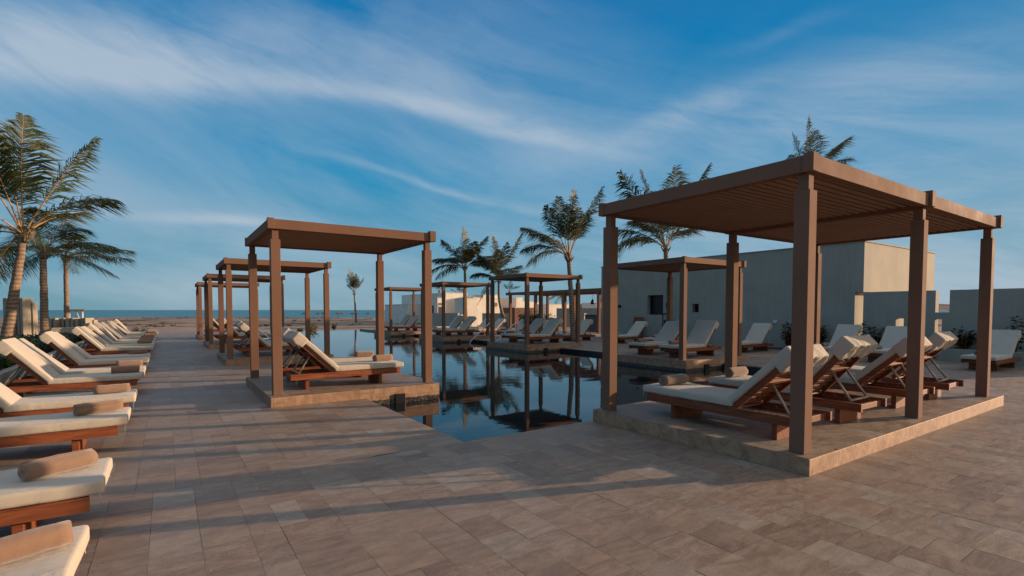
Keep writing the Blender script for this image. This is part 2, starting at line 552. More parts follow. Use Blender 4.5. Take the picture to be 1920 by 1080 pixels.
def from_bm(bm, name, mats, parent=None, smooth=True, **props):
    me = bpy.data.meshes.new(name)
    bm.to_mesh(me)
    bm.free()
    for m in (mats if isinstance(mats, (list, tuple)) else [mats]):
        me.materials.append(m)
    if smooth:
        me.polygons.foreach_set('use_smooth', [True] * len(me.polygons))
    o = bpy.data.objects.new(name, me)
    COL.objects.link(o)
    if parent is not None:
        o.parent = parent
    for k, v in props.items():
        o[k] = v
    return o


def thing(name, label, cat, loc=(0, 0, 0), rz=0.0, group=None):
    o = bpy.data.objects.new(name, None)
    o.empty_display_size = 0.2
    COL.objects.link(o)
    o.location = loc
    o.rotation_euler = (0, 0, rz)
    o['label'] = label
    o['category'] = cat
    if group:
        o['group'] = group
    return o


def tag(o, label, cat, group=None):
    o['label'] = label
    o['category'] = cat
    if group:
        o['group'] = group
    return o


def dup(root, loc, rz, label, group=None):
    r = root.copy()
    COL.objects.link(r)
    r.location = loc
    r.rotation_euler = (0, 0, rz)
    r['label'] = label
    if group:
        r['group'] = group
    for ch in list(root.children):
        c = ch.copy()
        COL.objects.link(c)
        c.parent = r
        for g in list(ch.children):
            d = g.copy()
            COL.objects.link(d)
            d.parent = c
    return r


# ------------------------------------------------------------------ ground, sea, deck
def smooth(a, b, x):
    t = max(0.0, min(1.0, (x - a) / (b - a)))
    return t * t * (3 - 2 * t)


FWD = Vector((math.sin(0.5962), math.cos(0.5962), 0))
RGT = Vector((math.cos(0.5962), -math.sin(0.5962), 0))


def ground_z(x, y):
    d = x * FWD.x + y * FWD.y
    s = x * RGT.x + y * RGT.y
    z = -0.45
    out = smooth(34, 60, d)
    bump = noise.fractal(Vector((s * 0.02, d * 0.05, 3)), 1.0, 2.0, 4) * 0.30
    z += out * (bump + 0.10) - smooth(90, 260, d) * 2.2
    z += 0.55 * math.exp(-((d - 80) / 11.0) ** 2) * (0.55 + 0.6 * noise.noise(Vector((s * .045, 0, 0))) + 0.35 * noise.noise(Vector((s * .16, d * .1, 5))))
    z += out * 0.10 * noise.noise(Vector((s * .25, d * .2, 9))) * (1 - smooth(100, 160, d))
    z -= smooth(255, 330, d) * 3.0
    return z


def build_ground():
    vs_, fs = [], []
    ds = [-400, -100, -40, -15, 0, 15, 25, 32] + [36 + i * 3 for i in range(30)] + [130 + i * 10 for i in range(20)] + [340, 380, 600, 3000]
    ss = [-6000, -2000, -700, -350, -200] + [-150 + i * 6 for i in range(51)] + [200, 350, 700, 2000, 6000]
    for d in ds:
        for s in ss:
            p = FWD * d + RGT * s
            if abs(s) >= 350 and d < 600:
                zz = -0.45 if d < 90 else -0.45 - smooth(90, 330, d) * 5.2
            else:
                zz = ground_z(p.x, p.y)
            vs_.append((p.x, p.y, zz))
    n = len(ss)
    for i in range(len(ds) - 1):
        for j in range(n - 1):
            fs.append((i * n + j, i * n + j + 1, (i + 1) * n + j + 1, (i + 1) * n + j))
    mb = MB()
    mb.add(vs_, fs, 0, True)
    mb.build('ground', SAND, kind='structure')
    mb = MB()
    q = [FWD * 200 + RGT * -40000, FWD * 200 + RGT * 40000, FWD * 50000 + RGT * 40000, FWD * 50000 + RGT * -40000]
    mb.add([(p.x, p.y, -3.2) for p in q], [(0, 1, 2, 3)])
    mb.build('sea', SEA, kind='structure')


build_ground()

WX0, WX1, WY0, WY1 = 2.58, 12.0, 4.72, 38.0        # pool rectangle
WZ = -0.12


def tile_sheet(name, rects, z, seed, kind='structure', parent=None, ox=0, oy=0):
    """stone slabs in strips running along y, each slab its own quad with a random tone"""
    rng = random.Random(seed)
    vs_, fs, cols = [], [], []
    j = 0.0010
    for (x0, x1, y0, y1) in rects:
        x = x0
        while x < x1 - 1e-4:
            w = rng.choice((0.35, 0.26, 0.26, 0.175, 0.35))
            if x + w > x1 - 0.15:
                w = x1 - x
            y = y0 - rng.random() * 0.5
            first = True
            while y < y1 - 1e-4:
                l = rng.choice((0.35, 0.44, 0.35, 0.30, 0.175, 0.26, 0.52))
                ya, yb = max(y, y0), min(y + l, y1)
                y += l
                if y > y1 - 0.08:
                    yb = y1
                    y = y1
                if yb - ya < 0.03:
                    continue
                parts = [(x, x + w)]
                if w >= 0.34 and rng.random() < 0.3:
                    parts = [(x, x + w * 0.5), (x + w * 0.5, x + w)]
                for (xa, xb) in parts:
                    b = len(vs_)
                    dz = rng.uniform(-0.0006, 0.0006)
                    jj = j * rng.choice((0.25, 0.5, 1.5))
                    j2 = j * rng.choice((0.2, 0.3, 1.0))
                    vs_ += [(xa + jj, ya + j2, z + dz), (xb - jj, ya + j2, z + dz), (xb - jj, yb - j2, z + dz), (xa + jj, yb - j2, z + dz)]
                    fs.append((b, b + 1, b + 2, b + 3))
                    cols.append((rng.random(), rng.random(), rng.random(), 1.0))
            x += w
    me = bpy.data.meshes.new(name)
    me.from_pydata(vs_, [], fs)
    at = me.attributes.new('tile', 'FLOAT_COLOR', 'FACE')
    at.data.foreach_set('color', [c for q in cols for c in q])
    me.materials.append(PAVING)
    o = bpy.data.objects.new(name, me)
    COL.objects.link(o)
    if parent is not None:
        o.parent = parent
    else:
        o['kind'] = kind
    return o


DECK = [(-2.5, WX0, WY0, 38.9), (-7.0, 12.0, -9.0, WY0), (12.0, 18.5, -9.0, 31.0)]


def build_deck():
    mb = MB()
    for (x0, x1, y0, y1) in DECK:
        mb.box(x0, x1, y0, y1, -0.8, -0.004, 0)
    mb.build('deck_base', GROUT, kind='structure')
    tile_sheet('paving', DECK, 0.0, 5)
    # pool lining above the water line and the pool's outer wall
    mb = MB()
    e = 0.004
    mb.box(WX0, WX0 + .03, WY0 + .03, WY1, -0.8, -0.02)
    mb.box(WX0, WX1, WY0, WY0 + .03, -0.8, -0.02)
    mb.box(WX1 - .03, WX1, WY0 + .03, WY1, -0.8, -0.02)
    mb.box(WX0, WX1 + 2.0, WY1, WY1 + 0.3, -0.8, WZ - 0.006)
    mb.build('pool_wall', mat('pool_lining', lambda t: bsdf(t, (0.014, 0.016, 0.017), 0.3, t.noise(geopos(t), 20, 4), 0.2, 0.004)), kind='structure')
    mb = MB()
    mb.add([(WX0 + .03, WY0 + .03, WZ), (WX1 - .03, WY0 + .03, WZ), (WX1 - .03, WY1 + .3, WZ), (WX0 + .03, WY1 + .3, WZ)], [(0, 1, 2, 3)])
    mb.build('pool_water', WATER, kind='structure')
    # soil of the planted strip on the left
    mb = MB()
    mb.box(-16.0, -2.9, 9.0, 38.0, -0.4, 0.02)
    mb.build('planting_soil', SOIL, kind='structure')


build_deck()


# ------------------------------------------------------------------ pergolas and their platforms
PH = 2.56      # height of the top of the beams above the platform
STEP = 0.15


def platform(x0, y0, w, d, label, z0=-0.6, box_at=None, group='stone platforms under the pergolas', seed=1):
    t = thing('stone_platform', label, 'platform', (x0, y0, 0), 0, group)
    mb = MB()
    mb.box(0, w, 0, d, z0, STEP - 0.004)
    mb.build('step_block', CLAD, t, bevel=0.006)
    tile_sheet('platform_paving', [(0.002, w - 0.002, 0.002, d - 0.002)], STEP, seed, parent=t)
    if box_at:
        bx, side = box_at
        mb = MB()
        mb.box(bx, bx + 0.17, -0.035, 0.02, -0.30, 0.03)
        mb.build('overflow_box', DARK, t, bevel=0.004)
    return t


LOUV = mat('louvre_boards_bounce_lit', lambda t: bsdf(t, t.mix(t.noise(geopos(t), 3, 4), (0.22, 0.125, 0.082), (0.30, 0.175, 0.118)), 0.7, spec=0.15))  # same coating as the posts, colour lightened to stand in for bounce light


def make_pergola(name, label, bays, loc, group):
    """posts on a 2.6 m grid; frame of beams, louvre boards along x"""
    W = 2.72 * bays if bays > 1 else 2.65
    Dp = 2.58
    t = thing(name, label, 'pergola', loc, 0, group)
    s, nk = 0.130, 0.088
    o0 = 0.06
    xs = [o0] + ([W / 2 - s / 2] if bays > 1 else []) + [W - o0 - s]
    for x in xs:
        for yi, y in enumerate((o0, Dp - o0 - s)):
            mb = MB()
            mb.box(x, x + s, y, y + s, 0, PH - 0.285)
            dx = (s - nk) / 2
            mb.box(x + dx, x + dx + nk, y + dx, y + dx + nk, PH - 0.285, PH - 0.142)
            mb.build('post', POST, t, bevel=0.004)
    bh = 0.14
    bt = 0.10
    zb, zt = PH - bh, PH
    b0 = 0.03
    # long beams along x, then short ones between them
    for y in (b0, Dp - b0 - bt):
        mb = MB()
        mb.box(b0, W - b0, y, y + bt, zb, zt)
        mb.build('beam', POST, t, bevel=0.004)
    cross = [b0, W - b0 - bt] + ([W / 2 - bt / 2] if bays > 1 else [])
    for x in cross:
        mb = MB()
        mb.box(x, x + bt, b0 + bt, Dp - b0 - bt, zb - (0.02 if 0.5 < x < W - .5 else 0), zt - 0.002)
        mb.build('beam', POST, t, bevel=0.004)
    # end blocks that stand a little proud of the beams over each front post
    for x in xs:
        for y in (b0 - 0.014, Dp - b0 - bt + 0.03):
            mb = MB()
            xx = x + (s - nk) / 2 if 0.5 < x < W - .5 else (b0 - 0.012 if x < .5 else W - b0 - nk + 0.012)
            big = x > .5 and y < 1
            mb.box(xx - (.01 if big else 0), xx + nk + (.01 if big else 0), y - (.022 if big else 0), y + 0.084, zb - 0.004, zt + (0.032 if big else 0.012))
            mb.build('beam_cap', POST, t, bevel=0.003)
    # louvres
    mb = MB()
    spans = [(b0 + bt, W - b0 - bt)] if bays == 1 else [(b0 + bt, W / 2 - bt / 2), (W / 2 + bt / 2, W - b0 - bt)]
    y = b0 + bt + 0.03
    while y < Dp - b0 - bt - 0.02:
        M = Matrix.Translation((0, y, zt - 0.088)) @ Matrix.Rotation(R(-14), 4, 'X')
        for (xa, xb) in spans:
            mb.box(xa + .001, xb - .001, -0.026, 0.026, -0.030, 0.030, 0, M)
        y += 0.094
    for (xa, xb) in spans:
        mb.box(xa + .001, xb - .001, b0 + bt + .001, Dp - b0 - bt - .001, zt - 0.05, zt - 0.03)
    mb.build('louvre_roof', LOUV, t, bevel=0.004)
    return t


LEFT_Y = [8.0, 14.67, 21.35, 28.0]
ordn = ['nearest', 'second', 'third', 'farthest']
first = None
for i, y in enumerate(LEFT_Y):
    platform(1.2, y - 0.1, 2.65, 2.72, 'sandstone coloured step platform under the %s pergola left of the pool' % ordn[i], box_at=(1.85, 's'), seed=20 + i)
    lab = ['nearest brown pergola on the left edge of the pool, two loungers under it', 'second brown pergola on the left pool edge, just behind the nearest one',
           'third brown pergola along the left edge of the pool', 'farthest brown pergola on the left pool edge, beside the beach'][i]
    if first is None:
        first = make_pergola('pergola', lab, 1, (1.2, y - 0.02, STEP), 'single pergolas around the pool')
    else:
        dup(first, (1.2, y - 0.02, STEP), 0, lab)
RIGHT_Y = [7.98, 14.6, 21.2, 27.9]
rlab = ['brown pergola on the right of the pool in front of the big grey wall', 'brown pergola on the right pool edge with a palm right behind it',
        'brown pergola on the right pool edge beside the sloping handrail', 'small far brown pergola at the far right end of the pool before the white villas']
plab = ['stone platform jutting into the pool in front of the big grey wall', 'stone platform jutting into the pool, second on the right side',
        'stone platform on the right side of the pool beside the handrail', 'farthest stone platform on the right side of the pool']
for i, y in enumerate(RIGHT_Y):
    platform(10.5, y - 0.1, 2.65, 2.72, plab[i], box_at=(0.72, 's'), seed=30 + i)
    dup(first, (10.5, y - 0.02, STEP), 0, rlab[i])
platform(4.43, 2.09, 5.72, 2.62, 'long low stone platform under the big double pergola at the right', seed=40)
make_pergola('double_pergola', 'large near double pergola with louvre roof, four loungers under it', 2, (4.46, 2.12, STEP), 'large pergola')


# ------------------------------------------------------------------ loungers
def rounded_slab(x0, x1, y0, y1, z0, z1, r, cuts=(10, 4), amp=0.006, seed=0, top_puff=0.010):
    bm = bmesh.new()
    bmesh.ops.create_cube(bm, size=1)
    for v in bm.verts:
        v.co = Vector(((x0 + x1) / 2 + v.co.x * (x1 - x0), (y0 + y1) / 2 + v.co.y * (y1 - y0), (z0 + z1) / 2 + v.co.z * (z1 - z0)))
    ex = [e for e in bm.edges if abs(e.verts[0].co.x - e.verts[1].co.x) > 0.01]
    bmesh.ops.subdivide_edges(bm, edges=ex, cuts=cuts[0], use_grid_fill=True)
    ey = [e for e in bm.edges if abs(e.verts[0].co.y - e.verts[1].co.y) > 0.01]
    bmesh.ops.subdivide_edges(bm, edges=ey, cuts=cuts[1], use_grid_fill=True)
    sharp = [e for e in bm.edges if len(e.link_faces) == 2 and e.calc_face_angle(0) > 1.0]
    bmesh.ops.bevel(bm, geom=sharp, offset=r, segments=3, profile=0.6, affect='EDGES')
    cx, cy = (x0 + x1) / 2, (y0 + y1) / 2
    for v in bm.verts:
        u = (v.co.x - cx) / ((x1 - x0) / 2)
        w = (v.co.y - cy) / ((y1 - y0) / 2)
        if v.co.z > (z0 + z1) / 2:
            v.co.z += top_puff * (1 - u * u) * (1 - w * w)
        v.co += noise.noise_vector(v.co * 5 + Vector((seed, 0, 0))) * amp
    return bm


HX, HZ, BL = -1.12, 0.262, 0.79    # hinge, back angle, back length


def make_lounger(BA, SEED):
    t = thing('sun_lounger', 'wooden sun lounger with cream cushion', 'sun lounger')
    w = 0.30
    # frame
    mb = MB()
    for s in (-1, 1):
        mb.box(-1.78, 0, s * w - 0.02, s * w + 0.02, 0.165, 0.255)
    mb.box(-1.74, -1.70, -w + .02, w - .02, 0.175, 0.235)
    mb.box(-0.06, -0.02, -w + .02, w - .02, 0.175, 0.235)
    for k in range(9):
        x = -0.14 - k * 0.118
        mb.box(x - 0.04, x + 0.04, -w + .02, w - .02, 0.236, 0.254)
    for s in (-1, 1):      # toothed racks for the prop
        y = s * 0.20
        mb.box(-1.70, -1.15, y - 0.012, y + 0.012, 0.185, 0.222)
        for k in range(4):
            x = -1.66 + k * 0.12
            mb.box(x, x + 0.03, y - 0.012, y + 0.012, 0.222, 0.240)
    mb.box(-1.58, -1.54, -w + .02, w - .02, 0.172, 0.184)
    mb.build('frame', WOOD, t, bevel=0.003)
    for x in (-0.36, -1.55):
        mb = MB()
        mb.box(x, x + 0.055, -0.26, 0.26, 0, 0.165)
        mb.build('leg', WOOD, t, bevel=0.003)
    # backrest, built flat along -x then raised
    M = Matrix.Translation((HX, 0, HZ)) @ Matrix.Rotation(BA, 4, 'Y')
    mb = MB()
    for s in (-1, 1):
        mb.box(-BL, 0, s * 0.265 - 0.018, s * 0.265 + 0.018, -0.03, 0.03, 0, M)
    for k in range(10):
        x = -0.03 - k * (BL - 0.06) / 9
        mb.box(x - 0.019, x + 0.019, -0.247, 0.247, 0.005, 0.022, 0, M)
    mb.box(-0.44, -0.40, -0.247, 0.247, -0.028, 0.004, 0, M)
    bk = mb.build('backrest', WOOD, t, bevel=0.002)
    # prop frame
    a = M @ Vector((-0.42, 0, -0.03))
    mb = MB()
    bx, bz = -1.63, 0.262
    for s in (-1, 1):
        mb.tube([(a.x, s * 0.17, a.z), (bx, s * 0.20, bz)], 0.0145, 4)
    mb.tube([(bx, -0.21, bz), (bx, 0.21, bz)], 0.0150, 4)
    mb.build('prop_frame', PROP, t)
    # cushions
    bm = rounded_slab(HX + 0.015, 0.075, -0.315, 0.315, 0.258, 0.342, 0.022, seed=SEED)
    from_bm(bm, 'seat_cushion', CANVAS, t)
    bm = rounded_slab(-BL - 0.03, 0.03, -0.315, 0.315, 0.032, 0.110, 0.022, cuts=(7, 4), seed=SEED + 6)
    bm.transform(M)
    from_bm(bm, 'back_cushion', CANVAS, t)
    # loose canvas sleeve pulled over the top of the back
    bm = rounded_slab(-BL - 0.048, -BL + 0.165, -0.319, 0.319, -0.046, 0.1135, 0.022, cuts=(8, 16), amp=0.0, seed=3, top_puff=0.0)
    for v in bm.verts:
        n = noise.noise_vector(Vector((v.co.x * 9, v.co.y * 16, v.co.z * 9)))
        k = 1.0 if v.co.z < 0.04 else 0.25
        v.co += Vector((n.x * 0.018, n.y * 0.006, n.z * 0.024)) * k
        v.co.z += 0.010 * math.sin(v.co.y * 38 + v.co.x * 12) * k * (1 if v.co.z < 0 else 0)
    bm.transform(M)
    from_bm(bm, 'canvas_sleeve', CANVAS, t)
    # cushion ties
    for s in (-1, 1):
        mb = MB()
        y = s * 0.312
        mb.tube([(0.04, y, 0.275), (0.058, y + s * .006, 0.25), (0.05, y + s * .012, 0.225), (0.056, y + s * .01, 0.195)], 0.0025, 5)
        mb.build('cushion_tie', CANVAS, t)
    return t


LOUNGERS = [make_lounger(R(47), 1), make_lounger(R(43.5), 21), make_lounger(R(49.5), 42)]
used = [False, False, False]
LN = [0]


def place_lounger(x, y, z, rz, label, group):
    """x, y: the middle of the foot end; the head lies in the local -x direction"""
    rng = random.Random(LN[0] * 7 + 3)
    LN[0] += 1
    rz += R(rng.uniform(-1.8, 1.8))
    k = (LN[0] * 5 // 3) % 3
    src = LOUNGERS[k]
    if not used[k]:
        used[k] = True
        src.location = (x, y, z)
        src.rotation_euler = (0, 0, rz)
        src['label'] = label
        src['group'] = group
        return src
    return dup(src, (x, y, z), rz, label, group)


def make_towel(name='rolled_towel'):
    mb = MB()
    turns, n = 5.0, 110
    L = 0.36
    ro, ri = 0.056, 0.008
    xs = [-L / 2 + L * k / 8 for k in range(9)]
    for side in (0, 1):
        pass
    vs_, fs = [], []
    th = 0.0075
    for i in range(n + 1):
        a = i / n * turns * 2 * PI
        r = ri + (ro - ri) * i / n
        for k, x in enumerate(xs):
            dr = 0.0
            if i > n * 0.8:
                dr = 0.004 * noise.noise(Vector((x * 16, math.cos(a) * 1.6, math.sin(a) * 1.6)))
                dr -= 0.0035 * math.exp(-((abs(x) - L / 2) / 0.02) ** 2)
            jx = 0.003 * math.sin(a * 3.1)
            for q in (r - th / 2, r + th / 2 + dr):
                vs_.append((x + (jx if k in (0, 8) else 0), q * math.cos(a), q * math.sin(a)))
    m = len(xs) * 2
    for i in range(n):
        for k in range(len(xs) - 1):
            a0, b0 = i * m + k * 2, (i + 1) * m + k * 2
            fs.append((a0, a0 + 2, b0 + 2, b0))
            fs.append((a0 + 1, b0 + 1, b0 + 3, a0 + 3))
        for k in (0, len(xs) - 1):
            a0, b0 = i * m + k * 2, (i + 1) * m + k * 2
            fs.append((a0, b0, b0 + 1, a0 + 1) if k == 0 else (a0, a0 + 1, b0 + 1, b0))
    e = n * m
    for k in range(len(xs) - 1):
        fs.append((e + k * 2, e + k * 2 + 2, e + k * 2 + 3, e + k * 2 + 1))
    mb.add(vs_, fs, 0, True)
    return mb.build(name, TOWEL)


TOWEL0 = make_towel()
tused = [False]


def place_towel(x, y, z, rz, label, group='rolled towels on the loungers', s=1.0, roll=1.0):
    o = TOWEL0
    if tused[0]:
        o = TOWEL0.copy()
        COL.objects.link(o)
    tused[0] = True
    o.location = (x, y, z + 0.056 * s)
    o.rotation_euler = (roll, 0, rz)
    o.rotation_euler = Euler((roll, 0, 0)).to_matrix().to_euler()
    o.rotation_euler = (Matrix.Rotation(rz, 4, 'Z') @ Matrix.Rotation(roll, 4, 'X')).to_euler()
    o.scale = (s, s, s)
    tag(o, label, 'towel', group)
    return o


CT = 0.346   # cushion top above the lounger's base
# left row, from the camera: (near edge y, towel angle or None)
left = [(2.60, 22), (4.00, 32), (6.30, 25), (7.80, 14), (10.35, 8), (11.45, 10), (13.55, None), (14.75, 4), (17.9, None), (19.4, 6), (20.9, 4),
        (22.5, 8), (24.6, 5), (26.2, 0), (28.8, 8), (30.4, None)]
nth = ['first', 'second', 'third', 'fourth', 'fifth', 'sixth', 'seventh', 'eighth', 'ninth', 'tenth', 'eleventh', 'twelfth', 'thirteenth', 'fourteenth', 'fifteenth', 'sixteenth']
for i, (y, ta) in enumerate(left):
    yc = y + 0.315
    place_lounger(-0.42, yc, 0, 0, '%s lounger from the camera in the left row%s' % (nth[i], {0: ', only its foot in view', 15: ', last one'}.get(i, '')),
                  'loungers in the long row on the left')
    if ta is not None:
        place_towel(-0.42 - (0.13 if i < 1 else 0.17), yc + (0.0), CT + 0.004, R(ta), 'tan rolled towel on the foot of the %s lounger of the left row' % nth[i], s=1.0 + 0.04 * (i % 3), roll=i * 1.3)

# under the left pergolas, feet towards the pool
pw = ['nearest', 'second', 'third', 'farthest']
for i, y in enumerate(LEFT_Y):
    for k, dy in enumerate((0.50, 1.45)):
        place_lounger(3.32, y + 0.18 + dy, STEP, 0, '%s lounger under the %s pergola left of the pool' % (('front', 'rear')[k], pw[i]), 'loungers under the left pergolas')
        if i < 2:
            place_towel(3.14 - 0.03 * k, y + 0.18 + dy, STEP + CT + 0.004, R(12 - 8 * k), 'tan rolled towel on the %s lounger under the %s left pergola' % (('front', 'rear')[k], pw[i]), roll=2 + k)
# under the right pergolas, feet towards the pool
for i, y in enumerate(RIGHT_Y):
    w = ['pergola before the grey wall', 'pergola with the palm behind', 'pergola beside the handrail', 'farthest pergola on the right side'][i]
    for k, dy in enumerate((0.52, 1.62)):
        place_lounger(10.80, y + dy + 0.1, STEP, PI, '%s lounger under the %s' % (('front', 'rear')[k], w), 'loungers under the right pergolas')
        if i < 2:
            place_towel(10.98, y + dy + 0.1, STEP + CT + 0.004, R(-14 + 10 * k), 'rolled towel on the %s lounger of the %s' % (('front', 'rear')[k], w), s=0.95, roll=4 + k)
# big pergola: heads towards the camera
for k, (x, lab) in enumerate(((5.08, 'leftmost of the four loungers seen from behind under the big pergola'), (6.38, 'second from left of the four loungers under the big pergola'),
                              (7.86, 'third from left of the four loungers under the big pergola'), (8.98, 'rightmost of the four loungers under the big pergola, partly behind a post'))):
    place_lounger(x, 4.12, STEP, R(90), lab, 'loungers under the big double pergola')
    if k < 2:
        place_towel(x - 0.03, 3.96, STEP + CT + 0.004, R(-2 + 3 * k), 'grey-brown rolled towel across the foot of the %s lounger under the big pergola' % ('leftmost', 'second')[k], s=1.12, roll=1 + k)
# row on the right deck, feet towards the pool
row = [(15.4, 3.62, 'lounger at the right edge near the low planter'), (15.5, 5.75, 'lounger by the grey wall, first to the left of the wall notch'),
       (15.5, 7.05, 'lounger by the grey wall below the narrow corner slot'), (15.5, 9.75, 'lounger by the big grey wall, right of the small square window'),
       (15.2, 13.0, 'lounger below the small square window of the big grey wall'), (15.5, 15.2, 'lounger below the dark window beside the leaning board'),
       (14.6, 17.6, 'lounger by the left end of the big grey wall')]
for i, (x, y, lab) in enumerate(row):
    place_lounger(x, y, 0, PI, 'wooden ' + lab, 'loungers along the grey wall')
    place_towel(x + 0.2, y, CT + 0.004, R(-20 + i * 9), 'rolled towel on the ' + lab.replace(', first to the left of', ' left of'), s=0.95, roll=i)
far = [(14.2, 20.3), (14.2, 22.0), (14.2, 24.4), (14.2, 25.8), (14.2, 28.2), (14.2, 29.6)]
for i, (x, y) in enumerate(far):
    place_lounger(x, y, 0, PI, 'pale lounger in the far right row before the villas, %s counting away from the camera' % nth[i], 'loungers in the far right row')
    if i < 3:
        place_towel(x + 0.2, y, CT + 0.004, R(-10 + i * 9), 'rolled towel on the %s far right row lounger' % nth[i], s=0.95, roll=i)


# ------------------------------------------------------------------ walls and buildings on the right
def holey(mb, x0, x1, y0, y1, z0, z1, holes, mi=0):
    """wall slab x0..x1 with rectangular openings (ya,yb,za,zb) right through it"""
    ys = sorted({y0, y1, *[h[0] for h in holes], *[h[1] for h in holes]})
    zs = sorted({z0, z1, *[h[2] for h in holes], *[h[3] for h in holes]})
    ys = [v for v in ys if y0 <= v <= y1]
    zs = [v for v in zs if z0 <= v <= z1]

    def solid(i, j):
        if i < 0 or j < 0 or i >= len(ys) - 1 or j >= len(zs) - 1:
            return False
        cy, cz = (ys[i] + ys[i + 1]) / 2, (zs[j] + zs[j + 1]) / 2
        return not any(h[0] < cy < h[1] and h[2] < cz < h[3] for h in holes)
    for i in range(len(ys) - 1):
        for j in range(len(zs) - 1):
            if solid(i, j):
                sk = ''
                if solid(i - 1, j): sk += 's'
                if solid(i + 1, j): sk += 'n'
                if solid(i, j - 1): sk += 'b'
                if solid(i, j + 1): sk += 't'
                mb.box(x0, x1, ys[i], ys[i + 1], zs[j], zs[j + 1], mi, None, sk)


def right_building():
    t = thing('service_building', 'large blank grey plaster building block behind the right pergolas', 'building', (18.5, 7.2, 0))
    H = 3.58
    # front wall, local x 0..0.3; openings for windows and niches
    holes = [(7.95, 8.86, 1.18, 2.08), (6.10, 6.42, 1.30, 1.66), (10.50, 10.78, 1.50, 1.64), (0.0, 0.24, 1.30, 1.98), (8.95, 9.4, 0.2, 0.95)]
    holes = holes[:4]
    mb = MB()
    holey(mb, 0, 0.3, 0, 11.9, 0, H, holes + [(0.0, 0.24, -1, 1.30)])
    mb.box(0.3, 6.2, 0.24, 11.9, 0, 1.98)
    mb.box(0.3, 6.2, 0.0, 11.9, 1.984, H)
    mb.build('wall', PLASTER, t)
    mb = MB()
    mb.box(-0.03, 6.23, -0.03, 11.93, H, H + 0.035)
    mb.build('parapet_cap', PLASTER, t, bevel=0.004)
    for (a, b, c, d) in holes[:3]:
        mb = MB()
        mb.box(0.235, 0.27, a - 0.0, b - 0.0, c, d)
        w = mb.build('window', DARK, t)
        mb = MB()
        f = 0.03
        mb.box(0.205, 0.233, a + .002, a + f, c + .002, d - .002); mb.box(0.205, 0.233, b - f, b - .002, c + .002, d - .002)
        mb.box(0.205, 0.233, a + f, b - f, c + .002, c + f); mb.box(0.205, 0.233, a + f, b - f, d - f, d - .002)
        mb.build('frame', BLACK, w)
    mb = MB()
    mb.box(6.25, 6.75, 0.6, 1.0, 0, 3.45)
    mb.build('corner_pier', PLASTER, t, bevel=0.004)


right_building()


def right_wall():
    mb = MB()
    # local frame: world coordinates
    holes = [(6.10, 6.30, 0.55, 1.14), (5.02, 5.34, 1.33, 3.0), (5.18, 5.34, 0.40, 1.14)]
    holey(mb, 18.5, 18.76, 1.45, 7.197, 0, 1.97, holes)
    o = mb.build('garden_wall', PLASTER)
    tag(o, 'shoulder high grey plaster garden wall with narrow slots behind the right loungers', 'wall')
    mb = MB()
    mb.box(17.62, 17.74, 1.45, 5.0, 0, 0.34)
    mb.box(17.74, 18.498, 4.88, 5.0, 0, 0.34)
    o = mb.build('planter_wall', PLASTER, bevel=0.005)
    tag(o, 'low grey planter wall along the garden wall at the right', 'planter')
    mb = MB()
    mb.box(17.742, 18.496, 1.45, 4.878, 0.0, 0.26)
    mb.build('planter_soil', SOIL, kind='structure')
    # bed at the foot of the building
    mb = MB()
    mb.box(17.85, 18.497, 5.3, 10.2, 0.004, 0.03)
    mb.build('planting_bed', SOIL, kind='structure')


right_wall()

# small fittings on and by the wall
o = None
mb = MB(); mb.box(18.30, 18.36, 16.2, 16.75, 0.0, 1.08)
lean = mb.build('wooden_board', WOOD, bevel=0.004)
lean.location = (0, 0, 0)
lean.data.transform(Matrix.Translation((-18.33, -16.5, 0)))
lean.location = (18.22, 16.5, 0.0)
lean.rotation_euler = (0, R(9), 0)
tag(lean, 'brown wooden board leaning against the big grey wall', 'board')
sp = thing('speaker_stand', 'black pole stand with a flat black box in front of the dark window', 'stand', (18.0, 14.75, 0))
mb = MB(); mb.tube([(0, 0, 0.02), (0, 0, 1.22)], 0.025, 8); mb.build('pole', BLACK, sp)
mb = MB(); mb.box(-.18, .18, -.18, .18, 0, .02); mb.build('base_plate', BLACK, sp, bevel=.004)
mb = MB(); mb.box(-.05, .06, -.2, .22, 1.2, 1.26); mb.build('head_plate', BLACK, sp, bevel=.01)
mb = MB(); mb.box(18.36, 18.498, 14.72, 14.9, 1.5, 1.72)
tag(mb.build('wall_lamp', BLACK, bevel=.01), 'small black wall lamp beside the dark window', 'wall lamp')
mb = MB(); mb.box(18.30, 18.498, 14.45, 14.95, 0.55, 0.95)
tag(mb.build('equipment_cabinet', BLACK, bevel=.01), 'dark square cabinet on the big wall under the wall lamp', 'cabinet')
mb = MB(); mb.box(18.44, 18.498, 9.95, 10.1, 0.92, 1.02)
tag(mb.build('socket_box', WHITE, bevel=.005), 'small pale socket box low on the big grey wall', 'socket')


